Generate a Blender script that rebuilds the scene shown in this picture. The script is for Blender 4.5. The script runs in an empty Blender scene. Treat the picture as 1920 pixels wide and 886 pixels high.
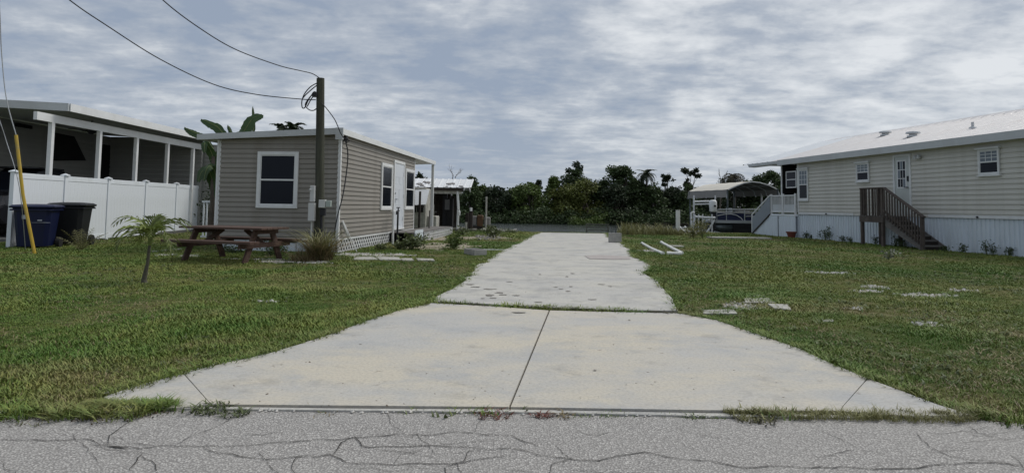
import bpy, bmesh, math, random
import numpy as np
from mathutils import Vector, Matrix
R = math.radians
random.seed(7); rng = np.random.default_rng(11)
scene = bpy.context.scene
COL = scene.collection

# ------------------------------------------------------------------ camera
FPX, PW, PH = 1200.0, 1920.0, 886.0
PITCH, ROLL, EYE = math.atan(76/1200.0), 0.0147, 1.2
PCY = 311.0
fwd = Vector((0, math.cos(PITCH), math.sin(PITCH)))
r0 = Vector((1, 0, 0)); u0 = Vector((0, -math.sin(PITCH), math.cos(PITCH)))
cr = r0*math.cos(ROLL) + u0*math.sin(ROLL)
cu = u0*math.cos(ROLL) - r0*math.sin(ROLL)
cam = bpy.data.cameras.new('camera'); co = bpy.data.objects.new('camera', cam); COL.objects.link(co)
m = Matrix((cr, cu, -fwd)).transposed().to_4x4(); m.translation = Vector((0, 0, EYE))
co.matrix_world = m
cam.sensor_fit = 'HORIZONTAL'; cam.sensor_width = 36; cam.lens = 36*FPX/PW
cam.shift_y = (PCY - PH/2)/PW
cam.clip_start = 0.05; cam.clip_end = 6000
scene.camera = co
scene.render.resolution_x = 1024; scene.render.resolution_y = 472

# ------------------------------------------------------------------ light
SUN_EL, SUN_AZ = R(52), R(62)          # azimuth measured from +Y towards +X
sl = bpy.data.lights.new('sun', 'SUN'); so = bpy.data.objects.new('sun', sl); COL.objects.link(so)
sd = Vector((math.sin(SUN_AZ)*math.cos(SUN_EL), math.cos(SUN_AZ)*math.cos(SUN_EL), math.sin(SUN_EL)))
so.rotation_euler = (-sd).to_track_quat('-Z', 'Y').to_euler()
sl.energy = 1.5; sl.angle = R(24); sl.color = (1.0, 0.965, 0.91)

w = bpy.data.worlds.new("World"); scene.world = w; w.use_nodes = True
nt = w.node_tree; nt.nodes.clear()
def N(t, typ, **k):
    n = t.nodes.new(typ)
    for a, b in k.items(): setattr(n, a, b)
    return n
def mth(t, op, a, b=None, c=None, clamp=False):
    n = N(t, 'ShaderNodeMath', operation=op); n.use_clamp = clamp
    for i, v in enumerate((a, b, c)):
        if v is None: continue
        if isinstance(v, (int, float)): n.inputs[i].default_value = v
        else: t.links.new(v, n.inputs[i])
    return n.outputs[0]
def mixc(t, f, a, b, mode='MIX'):
    n = N(t, 'ShaderNodeMix', data_type='RGBA', blend_type=mode)
    for i, v in ((0, f), (6, a), (7, b)):
        if isinstance(v, (int, float)): n.inputs[i].default_value = v
        elif isinstance(v, (tuple, list)): n.inputs[i].default_value = (*v[:3], 1)
        else: t.links.new(v, n.inputs[i])
    return n.outputs[2]
def ramp(t, f, stops, interp='LINEAR'):
    n = N(t, 'ShaderNodeValToRGB'); cr_ = n.color_ramp; cr_.interpolation = interp
    while len(cr_.elements) < len(stops): cr_.elements.new(0.5)
    for e, (p, c) in zip(cr_.elements, stops):
        e.position = p
        e.color = (c, c, c, 1) if isinstance(c, (int, float)) else (*c, 1)
    t.links.new(f, n.inputs[0]); return n.outputs[0]
def noise(t, vec, scale, detail=3, rough=.5, dist=0.0, out=0):
    n = N(t, 'ShaderNodeTexNoise'); n.inputs['Scale'].default_value = scale
    n.inputs['Detail'].default_value = detail; n.inputs['Roughness'].default_value = rough
    n.inputs['Distortion'].default_value = dist
    if vec is not None: t.links.new(vec, n.inputs['Vector'])
    return n.outputs[out]
def vscale(t, vec, s, loc=(0, 0, 0), rot=(0, 0, 0)):
    n = N(t, 'ShaderNodeMapping'); n.inputs['Scale'].default_value = s
    n.inputs['Location'].default_value = loc; n.inputs['Rotation'].default_value = rot
    t.links.new(vec, n.inputs['Vector']); return n.outputs[0]

tc = N(nt, 'ShaderNodeTexCoord'); sep = N(nt, 'ShaderNodeSeparateXYZ'); nt.links.new(tc.outputs['Generated'], sep.inputs[0])
zc = mth(nt, 'ADD', mth(nt, 'MAXIMUM', sep.outputs[2], 0.0), 0.13)
cx = mth(nt, 'DIVIDE', sep.outputs[0], zc); cy = mth(nt, 'DIVIDE', sep.outputs[1], zc)
cmb = N(nt, 'ShaderNodeCombineXYZ'); nt.links.new(cx, cmb.inputs[0]); nt.links.new(cy, cmb.inputs[1])
deck = cmb.outputs[0]                                   # the cloud deck seen in perspective
big = noise(nt, vscale(nt, deck, (.42, .50, 1), (2.3, 1.1, 0)), 1.0, 4, .5, .3)
rows = noise(nt, vscale(nt, deck, (1.0, 1.5, 1), (5.2, .4, 0), (0, 0, R(-20))), 1.7, 8, .62, .25)
fine = noise(nt, vscale(nt, tc.outputs['Generated'], (1.0, 1.0, 2.3), (1.2, 7.4, .3)), 6.0, 9, .60, .10)
v = mth(nt, 'ADD', mth(nt, 'MULTIPLY', big, .34), mth(nt, 'ADD', mth(nt, 'MULTIPLY', rows, .36), mth(nt, 'MULTIPLY', fine, .60)))
# thinner, bluer cloud towards the left of the place, thicker to the right
rip = noise(nt, vscale(nt, deck, (1.0, 1.5, 1), (3.1, 2.4, 0), (0, 0, R(-25))), 5.2, 5, .55, .2)
v = mth(nt, 'ADD', v, mth(nt, 'MULTIPLY', mth(nt, 'SUBTRACT', rip, .5), .24))
side = mth(nt, 'MULTIPLY', mth(nt, 'ADD', cx, .2), .035)
v = mth(nt, 'ADD', v, side)
ccol = ramp(nt, v, [(.53, (.235, .282, .360)), (.59, (.285, .325, .388)), (.645, (.340, .375, .428)), (.705, (.44, .468, .505)), (.80, (.58, .60, .622))])
sky = N(nt, 'ShaderNodeTexSky', sky_type='NISHITA'); sky.sun_disc = False
sky.sun_elevation = SUN_EL; sky.sun_rotation = SUN_AZ
hz = ramp(nt, sep.outputs[2], [(0.0, 1.0), (.16, 0.0)])
ccol = mixc(nt, mth(nt, 'MULTIPLY', hz, .38), ccol, (.345, .385, .445))
bgA = N(nt, 'ShaderNodeBackground'); nt.links.new(sky.outputs[0], bgA.inputs[0]); bgA.inputs[1].default_value = .055
bgB = N(nt, 'ShaderNodeBackground'); nt.links.new(ccol, bgB.inputs[0]); bgB.inputs[1].default_value = 1.0
mxs = N(nt, 'ShaderNodeMixShader'); mxs.inputs[0].default_value = .93
nt.links.new(bgA.outputs[0], mxs.inputs[1]); nt.links.new(bgB.outputs[0], mxs.inputs[2])
wo = N(nt, 'ShaderNodeOutputWorld'); nt.links.new(mxs.outputs[0], wo.inputs[0])
vs = scene.view_settings; vs.view_transform = 'Standard'; vs.look = 'None'; vs.gamma = 1; vs.exposure = 0.42
vs.use_curve_mapping = False

# ------------------------------------------------------------------ measuring helpers (photo pixel -> place)
def ray(px, py):
    return (cr*((px-PW/2)/FPX) + cu*((PCY-py)/FPX) + fwd)
def G(px, py, z=0.0):
    d = ray(px, py); t = (z-EYE)/d.z; p = Vector((0, 0, EYE)) + d*t; p.z = z; return p
def P(px, py, Y):
    d = ray(px, py); return Vector((0, 0, EYE)) + d*(Y/d.y)
def onplane(px, py, p0, n):
    d = ray(px, py); o = Vector((0, 0, EYE)); return o + d*((p0-o).dot(n)/d.dot(n))
def proj(p):
    q = Vector(p) - Vector((0, 0, EYE)); zz = q.dot(fwd)
    return (PW/2 + FPX*q.dot(cr)/zz, PCY - FPX*q.dot(cu)/zz)

# ------------------------------------------------------------------ materials
MATS = {}
def mat(name, c, rough=.7, var=.12, scale=4, bump=0.0, bscale=60, metal=0.0, spec=.4, dirt=None, dscale=1.2, damt=.5, stretch=(1, 1, 1), world=False, island=0.0, trans=0.0):
    if name in MATS: return MATS[name]
    mm = bpy.data.materials.new(name); mm.use_nodes = True; t = mm.node_tree
    b = t.nodes['Principled BSDF']
    if world:
        vec = N(t, 'ShaderNodeNewGeometry').outputs['Position']
    else:
        vec = N(t, 'ShaderNodeTexCoord').outputs['Object']
    vec = vscale(t, vec, stretch)
    n = noise(t, vec, scale, 5, .6)
    col = mixc(t, ramp(t, n, [(.3, 0.0), (.7, 1.0)]), tuple(x*(1-var) for x in c), tuple(min(1, x*(1+var)) for x in c))
    if dirt:
        n2 = noise(t, vec, dscale, 6, .65, .6)
        col = mixc(t, mth(t, 'MULTIPLY', ramp(t, n2, [(.48, 0.0), (.68, 1.0)]), damt), col, dirt)
    if island:
        g = N(t, 'ShaderNodeNewGeometry')
        hsv = N(t, 'ShaderNodeHueSaturation')
        t.links.new(mth(t, 'MULTIPLY_ADD', g.outputs['Random Per Island'], island*2, 1-island), hsv.inputs['Value'])
        t.links.new(col, hsv.inputs['Color']); col = hsv.outputs[0]
    t.links.new(col, b.inputs['Base Color'])
    b.inputs['Roughness'].default_value = rough; b.inputs['Metallic'].default_value = metal
    b.inputs['Specular IOR Level'].default_value = spec
    if bump:
        bp = N(t, 'ShaderNodeBump'); bp.inputs['Strength'].default_value = bump; bp.inputs['Distance'].default_value = .02
        t.links.new(noise(t, vec, bscale, 4, .6), bp.inputs['Height']); t.links.new(bp.outputs[0], b.inputs['Normal'])
    if trans:
        tr = N(t, 'ShaderNodeBsdfTranslucent'); t.links.new(col, tr.inputs[0])
        ms = N(t, 'ShaderNodeMixShader'); ms.inputs[0].default_value = trans
        t.links.new(b.outputs[0], ms.inputs[1]); t.links.new(tr.outputs[0], ms.inputs[2])
        t.links.new(ms.outputs[0], t.nodes['Material Output'].inputs[0])
    MATS[name] = mm; return mm

M = dict(
 siding=mat('taupe vinyl siding', (.275, .257, .230), .55, .05, 2, dirt=(.20, .18, .15), damt=.45, dscale=1.6, stretch=(1, 1, .35)),
 siding2=mat('cream vinyl siding', (.60, .585, .535), .5, .04, 2, dirt=(.45, .435, .385), damt=.5, dscale=1.2, stretch=(1, 1, .3)),
 siding3=mat('grey beige siding', (.30, .302, .285), .6, .05, 2),
 trim=mat('white vinyl trim', (.70, .71, .71), .45, .04, 3, dirt=(.5, .5, .47), damt=.3),
 fence=mat('white vinyl fence', (.74, .78, .82), .35, .03, 1.5, dirt=(.55, .58, .57), damt=.5, dscale=1.5, stretch=(1, 1, .4)),
 white=mat('white painted metal', (.68, .69, .70), .45, .05, 3, dirt=(.42, .40, .36), damt=.35),
 skirt=mat('white ribbed skirting', (.64, .70, .755), .45, .06, 2, dirt=(.45, .48, .47), damt=.5, dscale=1.4, stretch=(1, 1, .35)),
 roofmetal=mat('white galvanised roof', (.70, .675, .66), .42, .06, 1.5, dirt=(.56, .51, .48), damt=.5, dscale=.8, metal=.1),
 roofwhite=mat('bright white roof coating', (.74, .76, .78), .5, .04, 2),
 fascia=mat('pale grey fascia', (.50, .52, .53), .45, .05, 3, dirt=(.38, .38, .37), damt=.3),
 soffit=mat('soffit', (.20, .20, .19), .8, .05, 3),
 glass=mat('dark window glass', (.008, .010, .016), .12, .1, 2, spec=.18),
 blind=mat('window blind behind glass', (.16, .19, .22), .25, .08, 2),
 doorp=mat('white door paint', (.62, .655, .70), .4, .03, 3, dirt=(.5, .5, .5), damt=.2),
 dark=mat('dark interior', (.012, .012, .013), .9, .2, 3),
 darkwood=mat('weathered dark wood', (.035, .028, .023), .85, .25, 3, bump=.3, bscale=30, stretch=(1, 1, 4)),
 stairwood=mat('brown stained stair wood', (.080, .064, .055), .8, .25, 4, bump=.3, bscale=40, dirt=(.17, .15, .13), damt=.4),
 stairgrey=mat('grey weathered wood', (.15, .14, .13), .85, .15, 4, bump=.3, bscale=40),
 redwood=mat('red brown stained lumber', (.080, .045, .033), .75, .3, 4, bump=.3, bscale=35, stretch=(1, 6, 6), dirt=(.095, .075, .06), damt=.6),
 pole=mat('treated pole timber', (.060, .062, .045), .9, .3, 3, bump=.5, bscale=30, stretch=(6, 6, .5), dirt=(.035, .032, .026), damt=.7),
 wire=mat('black cable', (.015, .016, .02), .6, .1, 3),
 box=mat('grey meter box enamel', (.52, .53, .52), .45, .05, 5, dirt=(.3, .29, .27), damt=.4),
 bluebin=mat('blue plastic', (.004, .008, .042), .4, .1, 3, dirt=(.008, .014, .05), damt=.4),
 blackbin=mat('black plastic', (.010, .011, .014), .45, .1, 3),
 rubber=mat('black rubber', (.012, .012, .012), .8, .1, 3),
 yellow=mat('faded yellow plastic guard', (.50, .34, .04), .5, .15, 3, dirt=(.32, .27, .15), damt=.7, dscale=2.5),
 lamp_glow=None,
 conc=mat('rough concrete block', (.34, .33, .31), .9, .15, 8, bump=.6, bscale=60),
 paver=mat('pale paver', (.40, .39, .355), .9, .2, 5, bump=.4, bscale=40, dirt=(.20, .19, .14), damt=.75, dscale=4),
 pvc=mat('white pvc pipe', (.74, .74, .70), .4, .04, 3, dirt=(.5, .48, .42), damt=.4, dscale=3),
 alu=mat('brushed aluminium', (.42, .44, .46), .4, .08, 4, metal=.5),
 boatblue=mat('navy boat side', (.012, .017, .060), .25, .08, 2),
 tube=mat('pontoon aluminium', (.09, .105, .11), .35, .35, 3, metal=.6),
 canvas=mat('tan canopy fabric', (.60, .565, .49), .8, .05, 2),
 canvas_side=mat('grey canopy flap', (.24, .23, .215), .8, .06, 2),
 terra=mat('terracotta', (.17, .045, .03), .7, .1, 5),
 bark=mat('grey brown bark', (.10, .085, .07), .95, .3, 5, bump=.6, bscale=30),
 palebark=mat('bleached dead branch', (.32, .30, .29), .9, .2, 5),
 rust=mat('rusty orange paint', (.15, .085, .045), .8, .4, 2),
)
def leafmat(name, c, var=.25, isl=.35, tr=.15, rough=.6):
    return mat(name, c, rough, var, .8, island=isl, trans=tr, world=True)
L = dict(
 deep=leafmat('deep green leaves', (.050, .078, .026)),
 mid=leafmat('mid green leaves', (.085, .125, .028)),
 olive=leafmat('yellow olive leaves', (.12, .138, .032)),
 darkest=leafmat('dark mangrove leaves', (.030, .045, .020)),
 palm=leafmat('palm frond', (.050, .085, .022), .2, .25),
 youngpalm=leafmat('young palm frond', (.16, .20, .050), .25, .5),
 banana=leafmat('banana leaf', (.035, .070, .020), .2, .15, .2, .4),
 weed=leafmat('weed leaves', (.095, .118, .045)),
 dry=leafmat('dry straw blades', (.25, .20, .11), .25, .35),
 redweed=leafmat('dead red brown weed', (.15, .055, .04), .3, .35),
 tallgrass=leafmat('tall olive grass', (.18, .175, .070), .25, .3),
)

# ------------------------------------------------------------------ mesh helpers
class MB:
    def __init__(s): s.v = []; s.f = []
    def add(s, vs_, fs_):
        o = len(s.v); s.v += [tuple(x) for x in vs_]; s.f += [tuple(i+o for i in f) for f in fs_]; return s
    def box(s, a, b):
        x0, y0, z0 = (min(a[i], b[i]) for i in range(3)); x1, y1, z1 = (max(a[i], b[i]) for i in range(3))
        return s.add([(x0,y0,z0),(x1,y0,z0),(x1,y1,z0),(x0,y1,z0),(x0,y0,z1),(x1,y0,z1),(x1,y1,z1),(x0,y1,z1)],
              [(0,3,2,1),(4,5,6,7),(0,1,5,4),(1,2,6,5),(2,3,7,6),(3,0,4,7)])
    def bar(s, p, q, w, h, up=(0, 0, 1)):
        p, q = Vector(p), Vector(q); d = (q-p).normalized(); up = Vector(up)
        if abs(d.dot(up)) > .98: up = Vector((0, 1, 0))
        a = d.cross(up).normalized(); b = a.cross(d).normalized()
        vs_ = []
        for e in (p, q):
            for sx, sy in ((-1,-1),(1,-1),(1,1),(-1,1)): vs_.append(e + a*sx*w/2 + b*sy*h/2)
        return s.add(vs_, [(0,1,2,3),(7,6,5,4),(0,4,5,1),(1,5,6,2),(2,6,7,3),(3,7,4,0)])
    def tube(s, pts, r, n=8, r2=None, cap=True):
        pts = [Vector(p) for p in pts]; k = len(pts); r2 = r if r2 is None else r2
        vs_ = []; a = None
        for i, p in enumerate(pts):
            d = (pts[min(i+1, k-1)]-pts[max(i-1, 0)]).normalized()
            if a is None:
                a = d.cross(Vector((0, 0, 1)))
                if a.length < .05: a = d.cross(Vector((0, 1, 0)))
            a = (a - d*a.dot(d)).normalized(); b = d.cross(a)
            rr = (r[i] if isinstance(r, (list, tuple)) else r + (r2-r)*i/max(1, k-1))
            for j in range(n):
                t_ = 2*math.pi*j/n; vs_.append(p + a*math.cos(t_)*rr + b*math.sin(t_)*rr)
        fs_ = [(i*n+j, i*n+(j+1) % n, (i+1)*n+(j+1) % n, (i+1)*n+j) for i in range(k-1) for j in range(n)]
        if cap: fs_ += [tuple(reversed(range(n))), tuple(range((k-1)*n, k*n))]
        return s.add(vs_, fs_)
    def lathe(s, prof, n=16, c=(0, 0, 0)):
        return s.tube([(c[0], c[1], c[2]+z + 1e-5*i) for i, (r, z) in enumerate(prof)], [r for r, z in prof], n)
    def prism(s, poly, z0, z1):          # poly of (x,y)
        n = len(poly)
        return s.add([(x, y, z0) for x, y in poly]+[(x, y, z1) for x, y in poly],
              [tuple(reversed(range(n))), tuple(range(n, 2*n))]+[(i, (i+1) % n, n+(i+1) % n, n+i) for i in range(n)])
    def extrude(s, poly, vec):           # closed 3-D polygon pushed along vec
        n = len(poly); vec = Vector(vec); poly = [Vector(p) for p in poly]
        return s.add(poly+[p+vec for p in poly], [tuple(reversed(range(n))), tuple(range(n, 2*n))]+[(i, (i+1) % n, n+(i+1) % n, n+i) for i in range(n)])
def mesh(mb, name, mt, smooth=False, fix=True):
    me = bpy.data.meshes.new(name); me.from_pydata(mb.v, [], mb.f)
    if fix:
        bm = bmesh.new(); bm.from_mesh(me); bmesh.ops.recalc_face_normals(bm, faces=bm.faces); bm.to_mesh(me); bm.free()
    if mt: me.materials.append(mt)
    if smooth:
        for p in me.polygons: p.use_smooth = True
    me.update(); return me
def tag(o, label=None, cat=None, group=None, kind=None):
    if label: o['label'] = label
    if cat: o['category'] = cat
    if group: o['group'] = group
    if kind: o['kind'] = kind
    return o
def thing(name, loc, rz=0.0, label=None, cat=None, group=None, kind=None):
    o = bpy.data.objects.new(name, None); COL.objects.link(o); o.empty_display_size = .2
    o.location = loc; o.rotation_euler = (0, 0, rz); return tag(o, label, cat, group, kind)
def rootmat(o):
    return Matrix.LocRotScale(o.location, o.rotation_euler, o.scale)
def wm(o):
    mtx = rootmat(o)
    while o.parent: o = o.parent; mtx = rootmat(o) @ mtx
    return mtx
def part(mb, name, mt, root=None, world=False, smooth=False, kind=None, label=None, bevel=0.0, fix=True, loc=None):
    me = mb if isinstance(mb, bpy.types.Mesh) else mesh(mb, name, mt, smooth, fix)
    o = bpy.data.objects.new(name, me); COL.objects.link(o)
    if root is not None:
        o.parent = root
        if world: me.transform(wm(root).inverted())
    if loc is not None: o.location = loc
    if kind: o['kind'] = kind
    if label: o['label'] = label
    if bevel:
        bv = o.modifiers.new('bevel', 'BEVEL'); bv.width = bevel; bv.segments = 2; bv.limit_method = 'ANGLE'
    return o
def copy_tree(o, parent=None, loc=None, rz=None, scale=None):
    c = o.copy(); COL.objects.link(c); c.parent = parent
    if loc is not None: c.location = loc
    if rz is not None: c.rotation_euler[2] = rz
    if scale is not None: c.scale = (scale,)*3 if isinstance(scale, (int, float)) else scale
    for ch in o.children: copy_tree(ch, c)
    return c
def local(root, p): return rootmat(root).inverted() @ Vector(p)
def inpoly(x, y, poly):
    r_ = np.zeros(len(x), bool); n = len(poly); j = n-1
    for i in range(n):
        xi, yi = poly[i]; xj, yj = poly[j]
        c = ((yi > y) != (yj > y)) & (x < (xj-xi)*(y-yi)/((yj-yi) if yj != yi else 1e-9)+xi)
        r_ ^= c; j = i
    return r_
def jag(poly, amp, step, seed=0):
    rr = random.Random(seed); out = []; n = len(poly)
    for i in range(n):
        a = Vector(poly[i]); b = Vector(poly[(i+1) % n]); k = max(1, int((b-a).length/step))
        for q in range(k):
            p = a.lerp(b, q/k); out.append((p.x+rr.uniform(-amp, amp), p.y+rr.uniform(-amp, amp)))
    return out
def blob(cx_, cy_, rx, ry, n=18, amp=.25, seed=0, rot=0.0):
    rr = random.Random(seed); o = []
    for i in range(n):
        t_ = 2*math.pi*i/n; k = 1+rr.uniform(-amp, amp); x = rx*k*math.cos(t_); y = ry*k*math.sin(t_)
        o.append((cx_+x*math.cos(rot)-y*math.sin(rot), cy_+x*math.sin(rot)+y*math.cos(rot)))
    return o
def sheet(poly, z, name, mt, root=None, kind=None, thick=0.0):
    bm = bmesh.new(); vs_ = [bm.verts.new((x, y, z)) for x, y in poly]; f = bm.faces.new(vs_); f.normal_update()
    if f.normal.z < 0: f.normal_flip()
    if thick:
        r_ = bmesh.ops.extrude_face_region(bm, geom=[f])
        for e in r_['geom']:
            if isinstance(e, bmesh.types.BMVert): e.co.z -= thick
        bmesh.ops.recalc_face_normals(bm, faces=bm.faces)
    bmesh.ops.triangulate(bm, faces=bm.faces[:])
    me = bpy.data.meshes.new(name); bm.to_mesh(me); bm.free(); me.materials.append(mt)
    o = bpy.data.objects.new(name, me); COL.objects.link(o)
    if root is not None:
        o.parent = root; me.transform(wm(root).inverted())
    if kind: o['kind'] = kind
    return o
# ================================================================== SETTING
def g2(pts): return [(G(x, y).x, G(x, y).y) for x, y in pts]
# -- turf colours: one field of colour in the place, shared by the soil sheet and by the blades
def turf_nodes(t, blade):
    pos = N(t, 'ShaderNodeNewGeometry').outputs['Position']
    pos = vscale(t, pos, (1, 1, 0))
    a = noise(t, pos, .28, 5, .6, .6); b = noise(t, pos, 1.1, 5, .6, .5); c = noise(t, vscale(t, pos, (1, 1, 1), (9, 4, 0)), .55, 6, .65, .8)
    f1 = ramp(t, mth(t, 'ADD', mth(t, 'MULTIPLY', a, .6), mth(t, 'MULTIPLY', b, .4)), [(.42, 0.0), (.58, 1.0)])
    f2 = ramp(t, c, [(.53, 0.0), (.66, 1.0)])
    if blade:
        col = mixc(t, f1, (.078, .140, .024), (.155, .185, .046))
        col = mixc(t, mth(t, 'MULTIPLY', f2, .6), col, (.235, .200, .090))
        oi = N(t, 'ShaderNodeObjectInfo'); gg = N(t, 'ShaderNodeNewGeometry')
        hsv = N(t, 'ShaderNodeHueSaturation'); t.links.new(mth(t, 'MULTIPLY_ADD', gg.outputs['Random Per Island'], .9, .62), hsv.inputs['Value'])
        t.links.new(mth(t, 'MULTIPLY_ADD', oi.outputs['Random'], .05, .47), hsv.inputs['Hue'])
        t.links.new(col, hsv.inputs['Color']); col = hsv.outputs[0]
    else:
        col = mixc(t, f1, (.070, .098, .024), (.140, .135, .050))
        col = mixc(t, mth(t, 'MULTIPLY', f2, .6), col, (.21, .17, .10))
        fn = noise(t, pos, 24, 5, .7)
        col = mixc(t, mth(t, 'MULTIPLY', ramp(t, fn, [(.40, 1.0), (.56, 0.0)]), .55), col, (.030, .034, .014))
        vc = noise(t, pos, 70, 3, .7)
        col = mixc(t, mth(t, 'MULTIPLY', ramp(t, vc, [(.60, 0.0), (.72, 1.0)]), .5), col, (.17, .17, .07))
    return col
def simple_mat(name, colf, rough, bump=None, spec=.3):
    mm = bpy.data.materials.new(name); mm.use_nodes = True; t = mm.node_tree; b = t.nodes['Principled BSDF']
    t.links.new(colf(t), b.inputs['Base Color']); b.inputs['Roughness'].default_value = rough
    b.inputs['Specular IOR Level'].default_value = spec
    if bump:
        s_, dist, hf = bump
        bp = N(t, 'ShaderNodeBump'); bp.inputs['Strength'].default_value = s_; bp.inputs['Distance'].default_value = dist
        t.links.new(hf(t), bp.inputs['Height']); t.links.new(bp.outputs[0], b.inputs['Normal'])
    return mm
def wpos(t): return N(t, 'ShaderNodeNewGeometry').outputs['Position']
soil = simple_mat('turf soil', lambda t: turf_nodes(t, False), .95, (.8, .03, lambda t: noise(t, wpos(t), 30, 5, .7)), .1)
blade_m = simple_mat('grass blade', lambda t: turf_nodes(t, True), .6, None, .25)

def conc_col(base, yel, dark, blue):
    def f(t):
        p = wpos(t)
        st = vscale(t, p, (.8, 1.0, 1))
        a = noise(t, vscale(t, p, (.55, 1.0, 1), (0, 3, 0)), .9, 8, .70, .2); b = noise(t, st, 1.5, 9, .74, .15); c = noise(t, p, 45, 4, .7)
        col = mixc(t, mth(t, 'MULTIPLY', ramp(t, a, [(.40, 0.0), (.60, 1.0)]), .85), base, yel)
        col = mixc(t, mth(t, 'MULTIPLY', ramp(t, b, [(.48, 0.0), (.66, 1.0)]), .75), col, blue)
        col = mixc(t, mth(t, 'MULTIPLY', ramp(t, noise(t, vscale(t, p, (.85, .9, 1), (4, 1, 0)), 2.6, 9, .76, .1), [(.55, 0.0), (.72, 1.0)]), .7), col, dark)
        col = mixc(t, mth(t, 'MULTIPLY', ramp(t, c, [(.35, 1.0), (.55, 0.0)]), .38), col, dark)
        col = mixc(t, mth(t, 'MULTIPLY', ramp(t, noise(t, p, 9, 3, .8), [(.67, 0.0), (.74, 1.0)]), .7), col, (.16, .13, .10))
        return col
    return f
cb = (.45, lambda *_: 0)
conc_apron = simple_mat('apron concrete', conc_col((.455, .445, .42), (.545, .495, .395), (.25, .235, .21), (.365, .375, .38)), .85, (.25, .01, lambda t: noise(t, wpos(t), 60, 5, .7)))
conc_old = simple_mat('old driveway concrete', conc_col((.47, .46, .435), (.53, .51, .45), (.21, .20, .18), (.29, .29, .29)), .9, (.4, .015, lambda t: noise(t, wpos(t), 35, 6, .7)))
def road_col(t):
    p = wpos(t)
    v_ = N(t, 'ShaderNodeTexVoronoi'); v_.inputs['Scale'].default_value = 95; t.links.new(p, v_.inputs['Vector'])
    sp = N(t, 'ShaderNodeSeparateColor'); t.links.new(v_.outputs['Color'], sp.inputs[0])
    stone = ramp(t, sp.outputs[0], [(0.0, (.31, .298, .28)), (.45, (.39, .375, .355)), (.8, (.47, .455, .43)), (1.0, (.62, .60, .56))])
    col = mixc(t, ramp(t, v_.outputs['Distance'], [(.35, 0.0), (.62, 1.0)]), stone, (.21, .20, .19))
    n_ = noise(t, p, 1.3, 5, .6)
    col = mixc(t, mth(t, 'MULTIPLY', ramp(t, n_, [(.4, 0.0), (.65, 1.0)]), .22), col, (.36, .345, .32))
    return col
def road_h(t):
    v_ = N(t, 'ShaderNodeTexVoronoi'); v_.inputs['Scale'].default_value = 95; t.links.new(wpos(t), v_.inputs['Vector'])
    return mth(t, 'MULTIPLY', v_.outputs['Distance'], -1)
asphalt = simple_mat('worn asphalt with shell aggregate', road_col, .9, (.5, .008, road_h), .3)
sand = simple_mat('pale sand and shell', lambda t: mixc(t, ramp(t, noise(t, wpos(t), 2.5, 6, .7), [(.4, 0.0), (.62, 1.0)]), (.33, .295, .23), (.19, .165, .11)), .95, (.5, .02, lambda t: noise(t, wpos(t), 40, 5, .7)))
crackm = mat('crack grime', (.045, .042, .038), .95, .3, 20, world=True)
seamm = mat('joint grime', (.075, .068, .058), .95, .4, 12, world=True)
shell = mat('white shell pebbles', (.55, .53, .49), .8, .2, 30, island=.3)

SHORE = [(-90, 37), (-30, 36), (-9, 34), (-6.5, 33.5), (-3.6, 32.4), (.8, 31.0), (6.2, 31.0), (9.3, 33.4), (22, 34.6), (40, 37), (90, 40)]
ground = sheet([(-500, -80), (500, -80), (500, 60), (90, 40)] + SHORE[::-1][1:] + [(-500, 60)], 0.0, 'ground', soil, kind='structure', thick=1.8)
far = sheet([(-900, 70), (-300, 74), (-60, 76), (-20, 74.5), (0, 76), (22, 73), (60, 76), (300, 78), (900, 74), (2500, 3000), (-2500, 3000)], -.45, 'far_bank', mat('mangrove mud', (.03, .028, .02), .95, .3, .2, world=True), kind='structure', thick=1.0)
def wcol(t): return mixc(t, 0.0, (.022, .030, .026), (.03, .03, .03))
water_m = simple_mat('canal water', wcol, .09, (.7, .25, lambda t: noise(t, vscale(t, wpos(t), (.55, 1.8, 1)), 2.2, 5, .6, .4)), .55)
sheet([(-900, 25), (900, 25), (900, 90), (-900, 90)], -.72, 'canal_water', water_m, kind='structure')
sheet([(-2600, -400), (2600, -400), (2600, 3000), (-2600, 3000)], -2.0, 'canal_bed', mat('canal bed', (.03, .028, .02), .95, .2, .2), kind='structure')

# -- road with its cracks
roadside = g2([(-500, 752), (0, 770), (335, 771), (960, 777), (1330, 785), (1830, 788), (1920, 795), (2500, 815)])
rs = jag([(-12, roadside[1][1]+.02)] + roadside[1:-1] + [(12, roadside[-2][1])], .015, .18, 3)
rs = [p for p in rs if True][:]
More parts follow.
